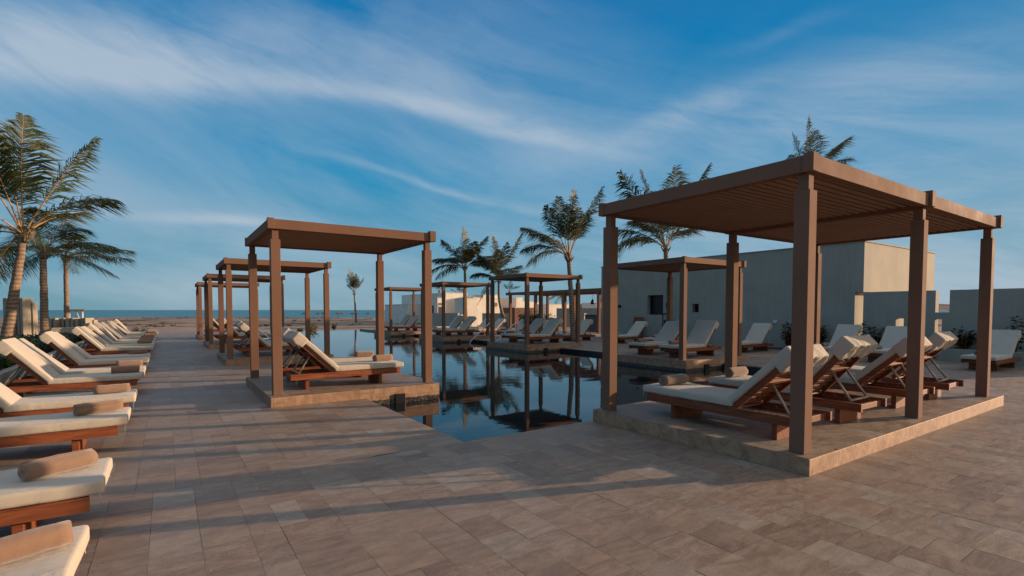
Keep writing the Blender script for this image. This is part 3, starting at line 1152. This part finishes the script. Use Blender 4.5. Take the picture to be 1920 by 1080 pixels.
# ------------------------------------------------------------------ plants
def leafy(name, label, cat, loc, h, w, n, seed, leaf=(0.16, 0.035), up=0.7, group=None, parts=True):
    rng = random.Random(seed)
    t = thing(name, label, cat, loc, 0, group)
    st = MB()
    lf = MB()
    for i in range(n):
        a = rng.random() * 2 * PI
        rr = w * math.sqrt(rng.random()) * 0.4
        hh = h * rng.uniform(0.5, 1.0)
        base = Vector((rr * math.cos(a) * .5, rr * math.sin(a) * .5, 0))
        tip = Vector((w * .5 * math.cos(a) * rng.uniform(.2, 1), w * .5 * math.sin(a) * rng.uniform(.2, 1), hh))
        mid = (base + tip) / 2 + Vector((0, 0, 0.1 * h))
        st.tube([base, mid, tip], [0.008, 0.006, 0.003], 4)
        for k in range(int(10 + 8 * up)):
            u = rng.uniform(0.15, 1.0)
            p = base.lerp(mid, u * 2) if u < .5 else mid.lerp(tip, (u - .5) * 2)
            aa = rng.random() * 2 * PI
            d = Vector((math.cos(aa), math.sin(aa), rng.uniform(-.3, 1.0) * up)).normalized()
            s = d.cross(Vector((0, 0, 1))).normalized()
            s = (s + Vector((0, 0, rng.uniform(-.5, .5)))).normalized()
            L = leaf[0] * rng.uniform(.6, 1.2)
            W = leaf[1] * rng.uniform(.7, 1.2)
            q = p + d * L * .5 - Vector((0, 0, 0.0))
            e = p + d * L - Vector((0, 0, L * .2))
            lf.add([p, q + s * W, e, q - s * W], [(0, 1, 2, 3)])
    st.build('stem', STALK, t)
    lf.build('foliage', mat('dark_leaf', m_darkleaf) if name == 'leafy_plant' else LEAF, t)
    return t


k = 0
for (x, y, h, w, n, lab) in [(18.1, 9.3, 1.1, 0.7, 34, 'dark spiky plant against the big grey wall behind the near post'), (18.1, 8.35, 1.0, 0.7, 30, 'dark leafy plant at the wall just right of the near post'),
                             (18.1, 7.15, 1.25, 0.5, 10, 'tall thin leafy plant at the corner slot of the grey wall'), (18.1, 6.55, 0.95, 0.9, 34, 'low dark bushy plant between two loungers by the wall'),
                             (18.1, 4.6, 0.75, 0.8, 30, 'dark leafy plant in the low planter by the wall notch'), (18.15, 4.1, 0.55, 0.6, 14, 'small low plant in the low planter'),
                             (18.1, 3.55, 1.15, 0.5, 9, 'tall thin plant in the low planter behind the right post'), (18.1, 1.8, 0.6, 0.8, 14, 'leafy plant in the low planter outside the right post')]:
    leafy('leafy_plant', lab, 'plant', (x, y, 0.26 if y < 4.9 else 0.03), h * .88, w * .8, int(n * .7), 50 + k, group='plants along the right wall')
    k += 1


def frond_mesh(L, d0, droop, rng, nl=46, ll=0.42, sag=0.55, wind=Vector((0, 0, 0)), parent=None, rad=0.023, t0=0.2, wmul=1.0):
    """one feather leaf: arched stalk with two rows of narrow leaflets"""
    d0 = Vector(d0).normalized()

    def P(t):
        return d0 * (L * t) + Vector((0, 0, -droop * L * t * t)) + wind * (L * t * t)
    mb = MB()
    pts = [P(i / 9) for i in range(10)]
    mb.tube(pts, [rad * (1 - 0.85 * i / 9) for i in range(10)], 5, 1)
    nl = int(nl * 1.55)
    for i in range(nl):
        t = t0 + (1 - t0) * (i + rng.random() * .5) / nl
        p = P(t)
        tg = (P(min(t + .02, 1.02)) - P(t - .02)).normalized()
        side = tg.cross(Vector((0, 0, 1)))
        if side.length < 0.15:
            side = tg.cross(Vector((0.6, -0.8, 0)))
        side.normalize()
        upv = side.cross(tg)
        prof = (0.5 + 0.5 * math.sin(PI * min(1, (t - .05) * 1.15))) * (1 - 0.55 * max(0, t - .75) / .25)
        for s in (-1, 1):
            if rng.random() < 0.05:
                continue
            l = L * ll * .78 * prof * rng.uniform(.75, 1.2)
            d = (side * s * rng.uniform(.7, 1.0) + tg * rng.uniform(.7, 1.15) + upv * rng.uniform(-.1, .3)).normalized()
            g = Vector((0, 0, -(sag * .75 + 0.25 * t) * l * rng.uniform(.6, 1.2))) + wind * l * 1.5
            a = p
            b = p + d * l * .5 + g * .25
            c = p + d * l + g
            wv = tg.cross(d).cross(d).normalized() * 0.013 * rng.uniform(.7, 1.2) * (L / 2.6)
            wv = tg * 0.0120 * wmul * (L / 2.6) * rng.uniform(.7, 1.3)
            mb.add([a - wv * .6, a + wv * .6, b + wv, b - wv, c], [(0, 1, 2, 3), (3, 2, 4)], 0)
    return mb


def palm(name, label, base, top, r0, r1, fronds, seed, group='coconut palms', curve=0.0, nl=46, dry=0):
    rng = random.Random(seed)
    t = thing(name, label, 'palm tree', base, 0, group)
    top = Vector(top) - Vector(base)
    mb = MB()
    pts, rad = [], []
    N = 22
    sidew = RGT * curve
    for i in range(N + 1):
        u = i / N
        p = top * u + sidew * (math.sin(PI * u)) + Vector((rng.uniform(-.008, .008), rng.uniform(-.008, .008), 0))
        p.z = top.z * u
        pts.append(p)
        rad.append((r0 + (r1 - r0) * min(1, u * 1.15) + (0.35 * r0 * math.exp(-u * 12))) * (1 + (0.03 if i % 2 else -0.0)))
    pts[-1] = top
    mb.tube(pts, rad, 14)
    mb.build('trunk', TRUNK, t)
    # fibrous heart where the stalks leave the trunk
    mb = MB()
    for i in range(16):
        a = rng.random() * 2 * PI
        d = Vector((math.cos(a) * .5, math.sin(a) * .5, rng.uniform(.6, 1.2)))
        q = top + Vector((math.cos(a), math.sin(a), 0)) * r1 * .7 - Vector((0, 0, .22))
        mb.tube([q, q + d * .18, q + d * .36 + Vector((0, 0, -.02))], [0.035, 0.026, 0.006], 5)
    mb.build('crown_shaft', TRUNK, t)
    fw = Vector((FWD.x, FWD.y, 0))
    for (ang, L, droop, depth) in fronds:
        # ang: compass of the leaf in the plane across the view heading, 90 = straight up
        d = RGT * math.cos(R(ang)) + Vector((0, 0, math.sin(R(ang)))) + fw * depth
        fm = frond_mesh(L, d, droop, rng, nl=nl, wind=RGT * 0.06, t0=0.30 if 35 < ang < 125 and droop < .4 else 0.16, wmul=1.6 if Vector(base).length > 35 else 1.15)
        fo = fm.build('frond', [FROND, STALK], t)
        fo.location = top + Vector((0, 0, -.02))
    return t


def around(n, L, seed, el=(10, 60), droop=(.25, .5)):
    """random even spread of leaves as (ang, L, droop, depth)"""
    rng = random.Random(seed)
    out = []
    for i in range(n):
        a = 2 * PI * i / n + rng.uniform(-.25, .25)
        e = R(rng.uniform(*el))
        x, dp, z = math.cos(a) * math.cos(e), math.sin(a) * math.cos(e), math.sin(e)
        rr = math.hypot(x, z)
        out.append((math.degrees(math.atan2(z, x)), L * rng.uniform(.85, 1.1), rng.uniform(*droop), dp / max(rr, .2)))
    return out


def at(px_col, D):
    """point on the ground at depth D along the heading and lateral offset given as a slope"""
    return FWD * D + RGT * (px_col * D)


def cpos(col, D, z):
    q = at((col - 960) / 954.0, D)
    return (q.x, q.y, z)


palm('palm_tree', 'tall leaning palm nearest at the left edge, stalks blown upward', cpos(4, 13.6, 0.0), cpos(50, 13.6, 3.42), 0.150, 0.085,
     [(97, 3.9, .15, .1), (106, 3.8, .25, -.3), (68, 3.4, .10, .2), (92, 3.2, .08, -.4), (48, 3.1, .42, .1), (116, 3.5, .3, .3), (150, 2.4, .5, 0), (165, 2.3, .5, -.5),
      (172, 2.3, .6, .6), (30, 2.0, .6, -.8), (140, 2.2, .5, -.9), (90, 2.4, .25, 1.2), (195, 1.8, .5, .3), (110, 2.3, .3, -1.1)], 11, nl=60)
palm('palm_tree', 'middle palm of the three at the left with a straight upright trunk', cpos(83, 19.0, 0.0), cpos(85, 19.0, 3.5), 0.135, 0.10,
     [(60, 2.6, .5, .1), (85, 2.6, .35, -.3), (35, 2.7, .45, .2), (20, 2.4, .5, -.3), (120, 2.4, .5, .2), (150, 2.4, .6, -.2), (100, 2.5, .3, .6), (170, 2.2, .6, .4), (45, 2.3, .6, -.8), (130, 2.2, .5, .9),
      (75, 2.2, .4, 1.2), (10, 2.1, .5, .8)] , 12, nl=52)
palm('palm_tree', 'slim straight palm, rightmost of the three at the left', cpos(125, 25.0, 0.0), cpos(127, 25.0, 3.95), 0.115, 0.09,
     [(25, 3.2, .3, .1), (8, 3.3, .16, -.1), (45, 2.7, .5, .3), (70, 2.5, .5, -.3), (95, 2.4, .4, .4), (130, 2.3, .6, .1), (155, 2.2, .7, -.3), (60, 2.4, .6, .9), (110, 2.2, .5, -1.0), (20, 2.4, .6, -.9)], 13, nl=52)
palm('palm_tree', 'lone young palm with a narrow tuft on the beach beyond the pool', cpos(668, 68, -0.6), cpos(665, 68, 3.6), 0.15, 0.10,
     [(104, 3.4, .02, 0), (112, 3.0, .05, .1), (97, 3.0, .02, -.1), (101, 2.6, .05, .2), (88, 2.4, .05, 0), (80, 2.5, .05, .1), (66, 2.6, .08, .1), (118, 2.6, .1, -.1), (92, 2.8, .03, .2), (74, 2.2, .1, -.2), (124, 2.0, .2, .1)], 14, nl=34)
palm('palm_tree', 'full crowned palm behind the villas left of a second one', cpos(874, 44, -0.3), cpos(872, 44, 5.0), 0.15, 0.11,
     [(95, 4.0, .12, 0), (66, 4.1, .2, .2), (122, 4.0, .25, -.2), (50, 3.4, .4, .3), (142, 3.9, .42, .1), (30, 3.2, .5, -.3), (155, 3.5, .5, -.2), (75, 3.6, .25, -.6), (106, 3.6, .2, .7), (135, 3.2, .6, .8),
      (160, 3.2, .6, .3), (35, 3.4, .5, .5), (80, 3.3, .4, -.6)] + around(8, 3.4, 31, (40, 75), (.4, .6)), 15, nl=44)
palm('palm_tree', 'palm with a curved trunk and a pale dry leaf left, behind the villas', cpos(955, 44, -0.3), cpos(936, 44, 3.9), 0.15, 0.105,
     [(100, 4.6, .12, 0), (70, 4.9, .08, .1), (84, 4.0, .12, .2), (120, 4.0, .3, -.2), (140, 3.6, .5, .2), (55, 3.2, .3, .4), (95, 3.6, .2, -.5), (110, 3.8, .25, .6), (170, 2.0, .7, .5), (185, 2.0, .9, 0)] + around(7, 2.8, 32, (35, 80), (.3, .6)), 16, curve=-0.35, nl=42)
palm('palm_tree', 'tall palm with upright leaves between the pool pergola and the bar', cpos(1076, 22.7, 0.0), cpos(1066, 22.7, 3.75), 0.125, 0.095,
     [(69, 3.6, .05, .1), (90, 3.1, .06, -.1), (101, 3.2, .08, .2), (114, 3.1, .2, -.2), (132, 3.4, .34, .1), (140, 3.0, .5, .2), (82, 2.9, .1, .4), (122, 3.3, .42, .4), (118, 2.8, .4, .6), (97, 2.6, .1, -.4), (145, 2.6, .7, -.3), (76, 2.5, .15, -.3)], 17, nl=56)
palm('palm_tree', 'palm rising behind the big grey wall between two pergola roofs', cpos(1250, 26.5, 0.0), cpos(1247, 26.5, 4.6), 0.17, 0.12,
     [(108, 4.9, .10, .1), (122, 5.4, .14, -.1), (115, 4.6, .2, .3), (84, 4.9, .06, .2), (70, 5.0, .10, -.1), (138, 4.2, .42, .2), (50, 3.6, .35, .3), (98, 4.0, .1, .4), (60, 3.4, .5, .4), (148, 4.0, .6, -.2), (130, 3.6, .5, .6), (118, 3.9, .35, .5)] + around(6, 3.2, 33, (45, 75), (.3, .5)), 18, nl=52)
palm('palm_tree', 'palm crown showing above the near corner of the big pergola roof', cpos(1510, 27.5, 0.0), cpos(1508, 27.5, 8.4), 0.18, 0.13,
     [(94, 3.5, .06, 0), (80, 3.2, .1, .2), (106, 3.2, .15, .1), (58, 3.4, .22, -.1), (44, 3.2, .32, .1), (125, 2.3, .3, -.2), (140, 2.3, .5, .3), (68, 2.5, .2, -.6), (30, 2.2, .6, .5)], 19, nl=52)
# small far crowns above the villas
for i, (c, D, z, n) in enumerate(((824, 78, 4.3, 'left'), (862, 80, 3.9, 'middle'), (955, 78, 4.2, 'right'))):
    palm('palm_tree', 'far small palm top above the villa roofs, %s one' % n, cpos(c, D, -.4), cpos(c, D, z), 0.15, 0.1, around(8, 1.9, 60 + i, (30, 80), (.1, .35)), 70 + i, group='far palms above the villas', nl=20)
palm('palm_tree', 'small palm hanging to the right behind the long back pergola', cpos(1058, 48, -.3), cpos(1054, 48, 2.75), 0.15, 0.1, around(10, 1.7, 66, (-10, 50), (.3, .7)), 75, group='far palms above the villas', nl=30)
# ------------------------------------------------------------------ planted strip on the left
mb = MB()
mb.box(-2.9, -2.72, 9.0, 38.0, -0.2, 0.14)
tag(mb.build('planter_kerb', PLASTER, bevel=.006), 'low pale kerb of the planted strip behind the left loungers', 'kerb')


def hedge(name, label, x0, x1, y0, y1, h, seed, n):
    rng = random.Random(seed)
    mb = MB()
    for i in range(n):
        x, y = rng.uniform(x0, x1), rng.uniform(y0, y1)
        top = h * (0.75 + 0.35 * noise.noise(Vector((x * 1.3, y * 1.3, seed))))
        z = top * math.sqrt(rng.random())
        a = rng.random() * 2 * PI
        d = Vector((math.cos(a), math.sin(a), rng.uniform(-.2, 1))).normalized()
        s = d.cross(Vector((0, 0, 1))).normalized()
        L, W = rng.uniform(.07, .15), rng.uniform(.02, .04)
        p = Vector((x, y, z))
        mb.add([p, p + d * L * .5 + s * W, p + d * L, p + d * L * .5 - s * W], [(0, 1, 2, 3)])
    o = mb.build(name, LEAF)
    tag(o, label, 'hedge', 'low planting on the left')
    return o


hedge('low_hedge', 'low dark green hedge behind the left loungers, nearest stretch', -4.4, -2.95, 12.5, 18.0, 0.50, 3, 12000)
hedge('low_hedge', 'dark green hedge between the left palms, farther stretch', -6.0, -3.0, 20.0, 27.0, 0.55, 4, 14000)
hedge('low_hedge', 'small green clump of planting at the foot of the fluted wall', -3.9, -2.95, 28.0, 33.0, 0.5, 5, 5000)


FINM = mat('fin_plaster', lambda t: m_plaster(t, (0.27, 0.24, 0.19), (0.34, 0.30, 0.24)))


def fluted(name, label, c0, c1, D, ztop, n, seed):
    """row of free-standing concrete fins, some taller, on one base"""
    rng = random.Random(seed)
    p0 = Vector(cpos(c0, D, 0))
    t = thing(name, label, 'wall', p0, 0, 'concrete fin walls on the left')
    p1 = Vector(cpos(c1, D, 0))
    wid = (p1 - p0).length
    rz = math.atan2(RGT.y, RGT.x)
    t.rotation_euler = (0, 0, rz)
    for i in range(n):
        a = wid * i / n
        w = wid / n
        dep = rng.uniform(0.0, 0.25)
        zt = ztop * (1 if i % 3 else 0.97)
        mb = MB()
        mb.box(a + w * 0.10, a + w * 0.66, -dep - .25, 0.10, 0, zt)
        mb.build('fin', FINM, t, bevel=.006)
    mb = MB()
    mb.box(0, wid, 0.0, 0.22, 0, ztop * 0.9)
    mb.build('back_panel', FINM, t)
    return t


fluted('fin_wall', 'tall pale concrete fin wall behind the leaning palm at the left edge', 18, 62, 21.5, 1.90, 5, 1)
fluted('fin_wall', 'long low pale concrete fin wall left of the deck near the slim palm', 108, 176, 24.5, 1.02, 9, 2)
mb = MB()
q = cpos(118, 22.5, 0)
mb.box(q[0] - .35, q[0] + .35, q[1] - .35, q[1] + .35, 0, .62)
tag(mb.build('concrete_block', PLASTER, bevel=.006), 'grey square concrete block in front of the low fin wall', 'block')

# ------------------------------------------------------------------ beach things
sh = thing('beach_shelter', 'small thatched shelter on white posts before the sea at the left', 'shelter', cpos(143, 75, -0.5))
for (a, b) in ((-.75, -.4), (.75, -.4), (-.75, .4), (.75, .4)):
    mb = MB(); mb.tube([(a, b, 0), (a, b, 1.75)], 0.05, 6); mb.build('post', WHITE, sh)
mb = MB(); mb.box(-1.0, 1.0, -.7, .7, 1.7, 2.0); mb.build('roof', THATCH, sh, bevel=.05)
pl = MB(); q = cpos(157, 75, -0.5); pl.tube([(q[0] - .3, q[1], q[2]), (q[0] - .9, q[1] + .4, q[2] + 1.9)], 0.05, 6)
tag(pl.build('leaning_pole', WHITE), 'white pole leaning beside the thatched beach shelter', 'pole')


def palapa():
    t = thing('beach_umbrella', 'thatched umbrella', 'beach umbrella', (0, 0, 0), 0, 'thatched umbrellas on the beach')
    mb = MB(); mb.tube([(0, 0, 0), (0, 0, 2.1)], .13, 6); mb.build('pole', TRUNK, t)
    mb = MB()
    rng = random.Random(5)
    n = 14
    vs_ = [(0, 0, 2.75)] + [(1.7 * math.cos(2 * PI * i / n) * rng.uniform(.9, 1.08), 1.7 * math.sin(2 * PI * i / n) * rng.uniform(.9, 1.08), 1.95 + rng.uniform(-.08, .08)) for i in range(n)] + [(0, 0, 2.1)]
    fs = [(0, 1 + i, 1 + (i + 1) % n) for i in range(n)] + [(n + 1, 1 + (i + 1) % n, 1 + i) for i in range(n)]
    mb.add(vs_, fs)
    mb.build('thatch_roof', THATCH, t)
    return t


PAL = palapa()
cols = [(571, 258), (597, 255), (605.5, 258), (634, 255), (640, 262), (661.5, 256), (669.5, 250), (690.5, 255)]
wd = ['leftmost, beside a pergola post', 'second from the left', 'third from the left', 'left of the middle pair', 'right of the middle pair', 'left of the lone palm', 'behind the lone palm', 'rightmost']
for i, (c, D) in enumerate(cols):
    q = Vector(cpos(c, D, 0))
    q.z = ground_z(q.x, q.y) - 0.05
    lab = 'distant thatched beach umbrella, ' + wd[i]
    if i == 0:
        PAL.location = q
        PAL['label'] = lab
    else:
        dup(PAL, q, i * 1.1, lab)

# low dry scrub on the dune belt: too many small tufts to count
rng = random.Random(77)
mb = MB()
n_t = 0
while n_t < 480:
    d = rng.uniform(52, 120)
    sx = rng.uniform(-75, 45)
    if noise.noise(Vector((sx * .05, d * .11, 2))) < 0.02:
        continue
    n_t += 1
    p = FWD * d + RGT * sx
    z = ground_z(p.x, p.y) - .02
    hh = rng.uniform(.08, .34)
    for k in range(9):
        a = rng.random() * 2 * PI
        e = Vector((math.cos(a), math.sin(a), 0)) * rng.uniform(.1, .5)
        q = Vector((p.x, p.y, z)) + e * .4
        w = Vector((-math.sin(a), math.cos(a), 0)) * rng.uniform(.05, .14)
        mb.add([q - w, q + w, q + e + Vector((0, 0, hh * rng.uniform(.5, 1)))], [(0, 1, 2)])
mb.build('dune_scrub', mat('dry_scrub', lambda t: bsdf(t, t.mix(t.noise(geopos(t), .8, 3), (0.045, 0.032, 0.018), (0.12, 0.082, 0.045)), .95)), kind='stuff')

# scrub beside the far end of the pool
for i, (c, D, h, w, lab) in enumerate(((587, 37.5, 0.62, 0.9, 'dark round shrub beyond the far end of the pool'), (563, 38.5, 0.2, 0.5, 'small dark tuft on the sand by the pool end'),
                                      (626, 46, 0.25, .5, 'tiny tuft on the sand right of the round shrub'), (262, 38.5, 0.3, 1.6, 'low dark creeper at the sandy end of the left row'))):
    q = Vector(cpos(c, D, 0)); q.z = ground_z(q.x, q.y) - .02
    leafy('shrub', lab, 'shrub', q, h + .3, w, 26, 200 + i, leaf=(.14, .04), group='scrub on the sand')

# ------------------------------------------------------------------ handrails
def rail(label, base, ang, drop=-0.35, L=1.15):
    t = thing('pool_handrail', label, 'handrail', base, ang, 'steel pool handrails')
    mb = MB()
    pts = [Vector((0, 0, 0)), Vector((0, 0, .55)), Vector((0, 0, .74)), Vector((.03, 0, .80)), Vector((.10, 0, .82)), Vector((.18, 0, .76)), Vector((L, 0, -.02)), Vector((L + .25, 0, drop))]
    mb.tube(pts, 0.022, 8)
    mb.build('rail', STEEL, t)
    mb = MB(); mb.tube([(0, 0, 0), (0, 0, .012)], .05, 10); mb.build('foot_flange', STEEL, t)
    return t


rail('sloping steel handrail into the pool beside the third right pergola', (12.75, 20.45, 0.0), R(180))
rail('steel handrail behind the second right pergola', (12.6, 18.2, 0.0), R(180))
rail('steel handrail into the pool behind the second left pergola', (2.35, 19.4, 0.0), R(0))

# ------------------------------------------------------------------ long bar pergola at the back
bp = thing('bar_pergola', 'long flat brown pergola over the bar at the back', 'pergola', (21.7, 22.5, 0))
for (x, y) in [(0, 9.7), (0, 6.5), (0, 3.3), (0, 0.1), (3.6, 9.7), (3.6, 6.5), (3.6, 3.3), (3.6, 0.1)]:
    mb = MB(); mb.box(x - .09, x + .09, y - .09, y + .09, 0, 2.52); mb.build('post', POST, bp, bevel=.005)
for (a, b, c, d) in ((-.1, .1, -.6, 10.2), (3.5, 3.7, -.6, 10.2)):
    mb = MB(); mb.box(a, b, c, d, 2.52, 2.72); mb.build('beam', POST, bp, bevel=.005)
mb = MB()
yy = -.55
while yy < 10.1:
    mb.box(.102, 3.498, yy, yy + .06, 2.56, 2.68)
    yy += .16
mb.build('louvre_roof', POST, bp)
bar = thing('bar_counter', 'dark grey bar counter under the long back pergola', 'bar counter', (22.6, 22.9, 0))
mb = MB(); mb.box(-.4, .4, -.2, 1.5, 0, 1.05); mb.build('counter_body', mat('bar_grey', lambda t: bsdf(t, (0.05, 0.055, 0.06), .5, t.noise(geopos(t), 8, 4), .2, .01)), bar, bevel=.03)
mb = MB(); mb.box(-.46, .46, -.26, 1.56, 1.05, 1.10); mb.build('counter_top', BLACK, bar, bevel=.01)
def lantern(label, loc):
    t = thing('hanging_lantern', label, 'lantern', loc, 0, 'lanterns under the bar pergola')
    mb = MB(); mb.tube([(0, 0, .18), (0, 0, .62)], .008, 5); mb.build('cord', BLACK, t)
    mb = MB(); mb.tube([(0, 0, -.16), (0, 0, -.12), (0, 0, .0), (0, 0, .1), (0, 0, .18)], [.1, .13, .12, .07, .02], 10); mb.build('shade', BLACK, t)
lantern('left black hanging lantern under the bar pergola', (22.4, 23.9, 1.92))
lantern('right black hanging lantern under the bar pergola', (22.5, 23.3, 2.02))
for i, (c, D, h, w, lab) in enumerate(((998, 27, 1.35, 1.3, 'leafy green shrub left of the bar pergola posts'), (1018, 27.5, 1.2, 1.4, 'leafy green shrub in front of the bar pergola'), (984, 30, 1.5, 1.0, 'yellow green bush far left of the bar pergola'),
                                      (1033, 26, 0.8, .8, 'small shrub between the bar pergola posts'))):
    q = Vector(cpos(c, D, 0))
    leafy('shrub', lab, 'shrub', q, h, w, 46, 230 + i, leaf=(.22, .06), group='shrubs by the bar')

# ------------------------------------------------------------------ white villas behind
def villa(label, blocks, loc=(0, 0, 0), wins=(), door=None, group='white villas behind the pool'):
    t = thing('villa', label, 'villa', blocks[0][:2] + (0,), 0, group)
    ox, oy = blocks[0][0], blocks[0][1]
    for (x, y, w, d, h) in blocks:
        mb = MB()
        mb.box(x - ox, x - ox + w, y - oy, y - oy + d, -0.5, h)
        b = mb.build('wall', PLASTER_V, t)
        mb = MB()
        mb.box(x - ox - .04, x - ox + w + .04, y - oy - .04, y - oy + d + .04, h, h + .06)
        mb.build('parapet', PLASTER_V, b)
    for (x, y, z, w, h, face) in wins:
        mb = MB()
        if face == 's':
            mb.box(x - ox, x - ox + w, y - oy - .03, y - oy + .02, z, z + h)
        else:
            mb.box(x - ox - .03, x - ox + .02, y - oy, y - oy + w, z, z + h)
        wn = mb.build('window', mat('timber_shutter', lambda t_: bsdf(t_, (0.16, 0.075, 0.04), .6)) if h < 1.0 else mat('dark_door', lambda t_: bsdf(t_, (0.06, 0.022, 0.016), .6)), t)
        mb = MB()
        if face == 's':
            mb.box(x - ox - .06, x - ox + w + .06, y - oy - .07, y - oy - .03, z - .08, z - .01)
        else:
            mb.box(x - ox - .07, x - ox - .03, y - oy - .06, y - oy + w + .06, z - .08, z - .01)
        mb.build('sill', PLASTER_V, wn)
    return t


villa('tall white villa block behind the far right pergolas with a lower wing to its left',
      [(27.24, 54.03, 2.9, 13.6, 3.38), (25.2, 60.5, 2.035, 8.2, 2.09), (24.67, 50.94, 1.0, 4.3, 2.70)],
      wins=[(24.8, 50.94, 0.6, .42, 1.15, 's'), (24.8, 50.94, 1.95, .42, .22, 's'), (24.67, 51.9, 0.6, .9, 1.3, 'w')])
villa('small white villa block with a slanting shaded side, between two larger ones', [(25.09, 45.81, 1.6, 1.85, 2.54)])
villa('cream villa with two small timber windows behind the right pergolas', [(28.92, 50.47, 3.6, 6.0, 2.77), (30.9, 51.6, 2.3, 3.0, 3.15)],
      wins=[(29.1, 50.47, 1.82, .32, .42, 's'), (31.85, 50.47, 1.82, .32, .42, 's')])
villa('grey villa block left of the bar pergola', [(35.0, 50.66, 0.95, 3.6, 2.86)])
villa('low beige villa just right of the grey villa block', [(40.46, 57.14, 1.4, 3.5, 2.57)])
villa('far low white villa behind the bar pergola', [(46.6, 59.0, 4.2, 3.0, 2.19), (44.8, 63.0, 3.0, 3.0, 2.6)])
villa('far white villa showing right of the palm by the bar', [(49.5, 52.0, 3.4, 3.0, 2.35)])
villa('low red brown timber pavilion before the grey villa block', [(28.5, 41.5, 2.6, 2.2, 1.62)])
bpy.data.objects['villa.007'].children[0].data.materials[0] = mat('red_timber', lambda t: bsdf(t, (0.13, 0.05, 0.035), .7, t.noise(objco(t), 6, 4), .3, .01))


def low_wall(label, a, b, th, h, slots=()):
    ax, ay = a
    bx, by = b
    d = Vector((bx - ax, by - ay, 0))
    L = d.length
    mb = MB()
    holey(mb, 0, th, 0, L, -0.1, h, slots)
    o = mb.build('garden_wall', PLASTER)
    o.location = (ax, ay, 0)
    o.rotation_euler = (0, 0, math.atan2(d.y, d.x) - PI / 2)
    tag(o, label, 'wall', 'low garden walls before the villas')
    return o


low_wall('low grey garden wall before the tall white villa block', (19.9, 37.3), (18.9, 40.8), .2, 1.14)
low_wall('low grey garden wall before the small slanted villa block', (21.9, 39.5), (20.0, 38.2), .2, 1.0)
low_wall('low grey garden wall before the cream villa with two windows', (24.5, 36.6), (22.6, 37.9), .2, 1.12)
low_wall('grey slotted garden wall behind the bar pergola', (31.2, 27.2), (28.5, 35.0), .25, 1.55, [(1.0, 1.25, .6, 1.15), (3.0, 3.3, .5, 1.2), (5.2, 5.5, .6, 1.15)])

# low dry hills far inland
mb = MB()
vs_, fs = [], []
NX, NY = 120, 8
for j in range(NY):
    for i in range(NX):
        s = 25 + i * 8
        d = 560 + j * 34
        v = j / (NY - 1)
        hgt = (9 + 7 * noise.fractal(Vector((s * 0.010, 1.3, 0)), 1, 2, 5)) * math.sin(PI * v) ** .8 + 1.5 * noise.noise(Vector((s * .05, d * .05, 0)))
        ramp_ = smooth(40, 95, s)
        p = FWD * d + RGT * s
        vs_.append((p.x, p.y, -3 + max(0, hgt + 4) * ramp_))
for j in range(NY - 1):
    for i in range(NX - 1):
        fs.append((j * NX + i, j * NX + i + 1, (j + 1) * NX + i + 1, (j + 1) * NX + i))
mb.add(vs_, fs, 0, True)
mb.build('hills', HILL, kind='structure')
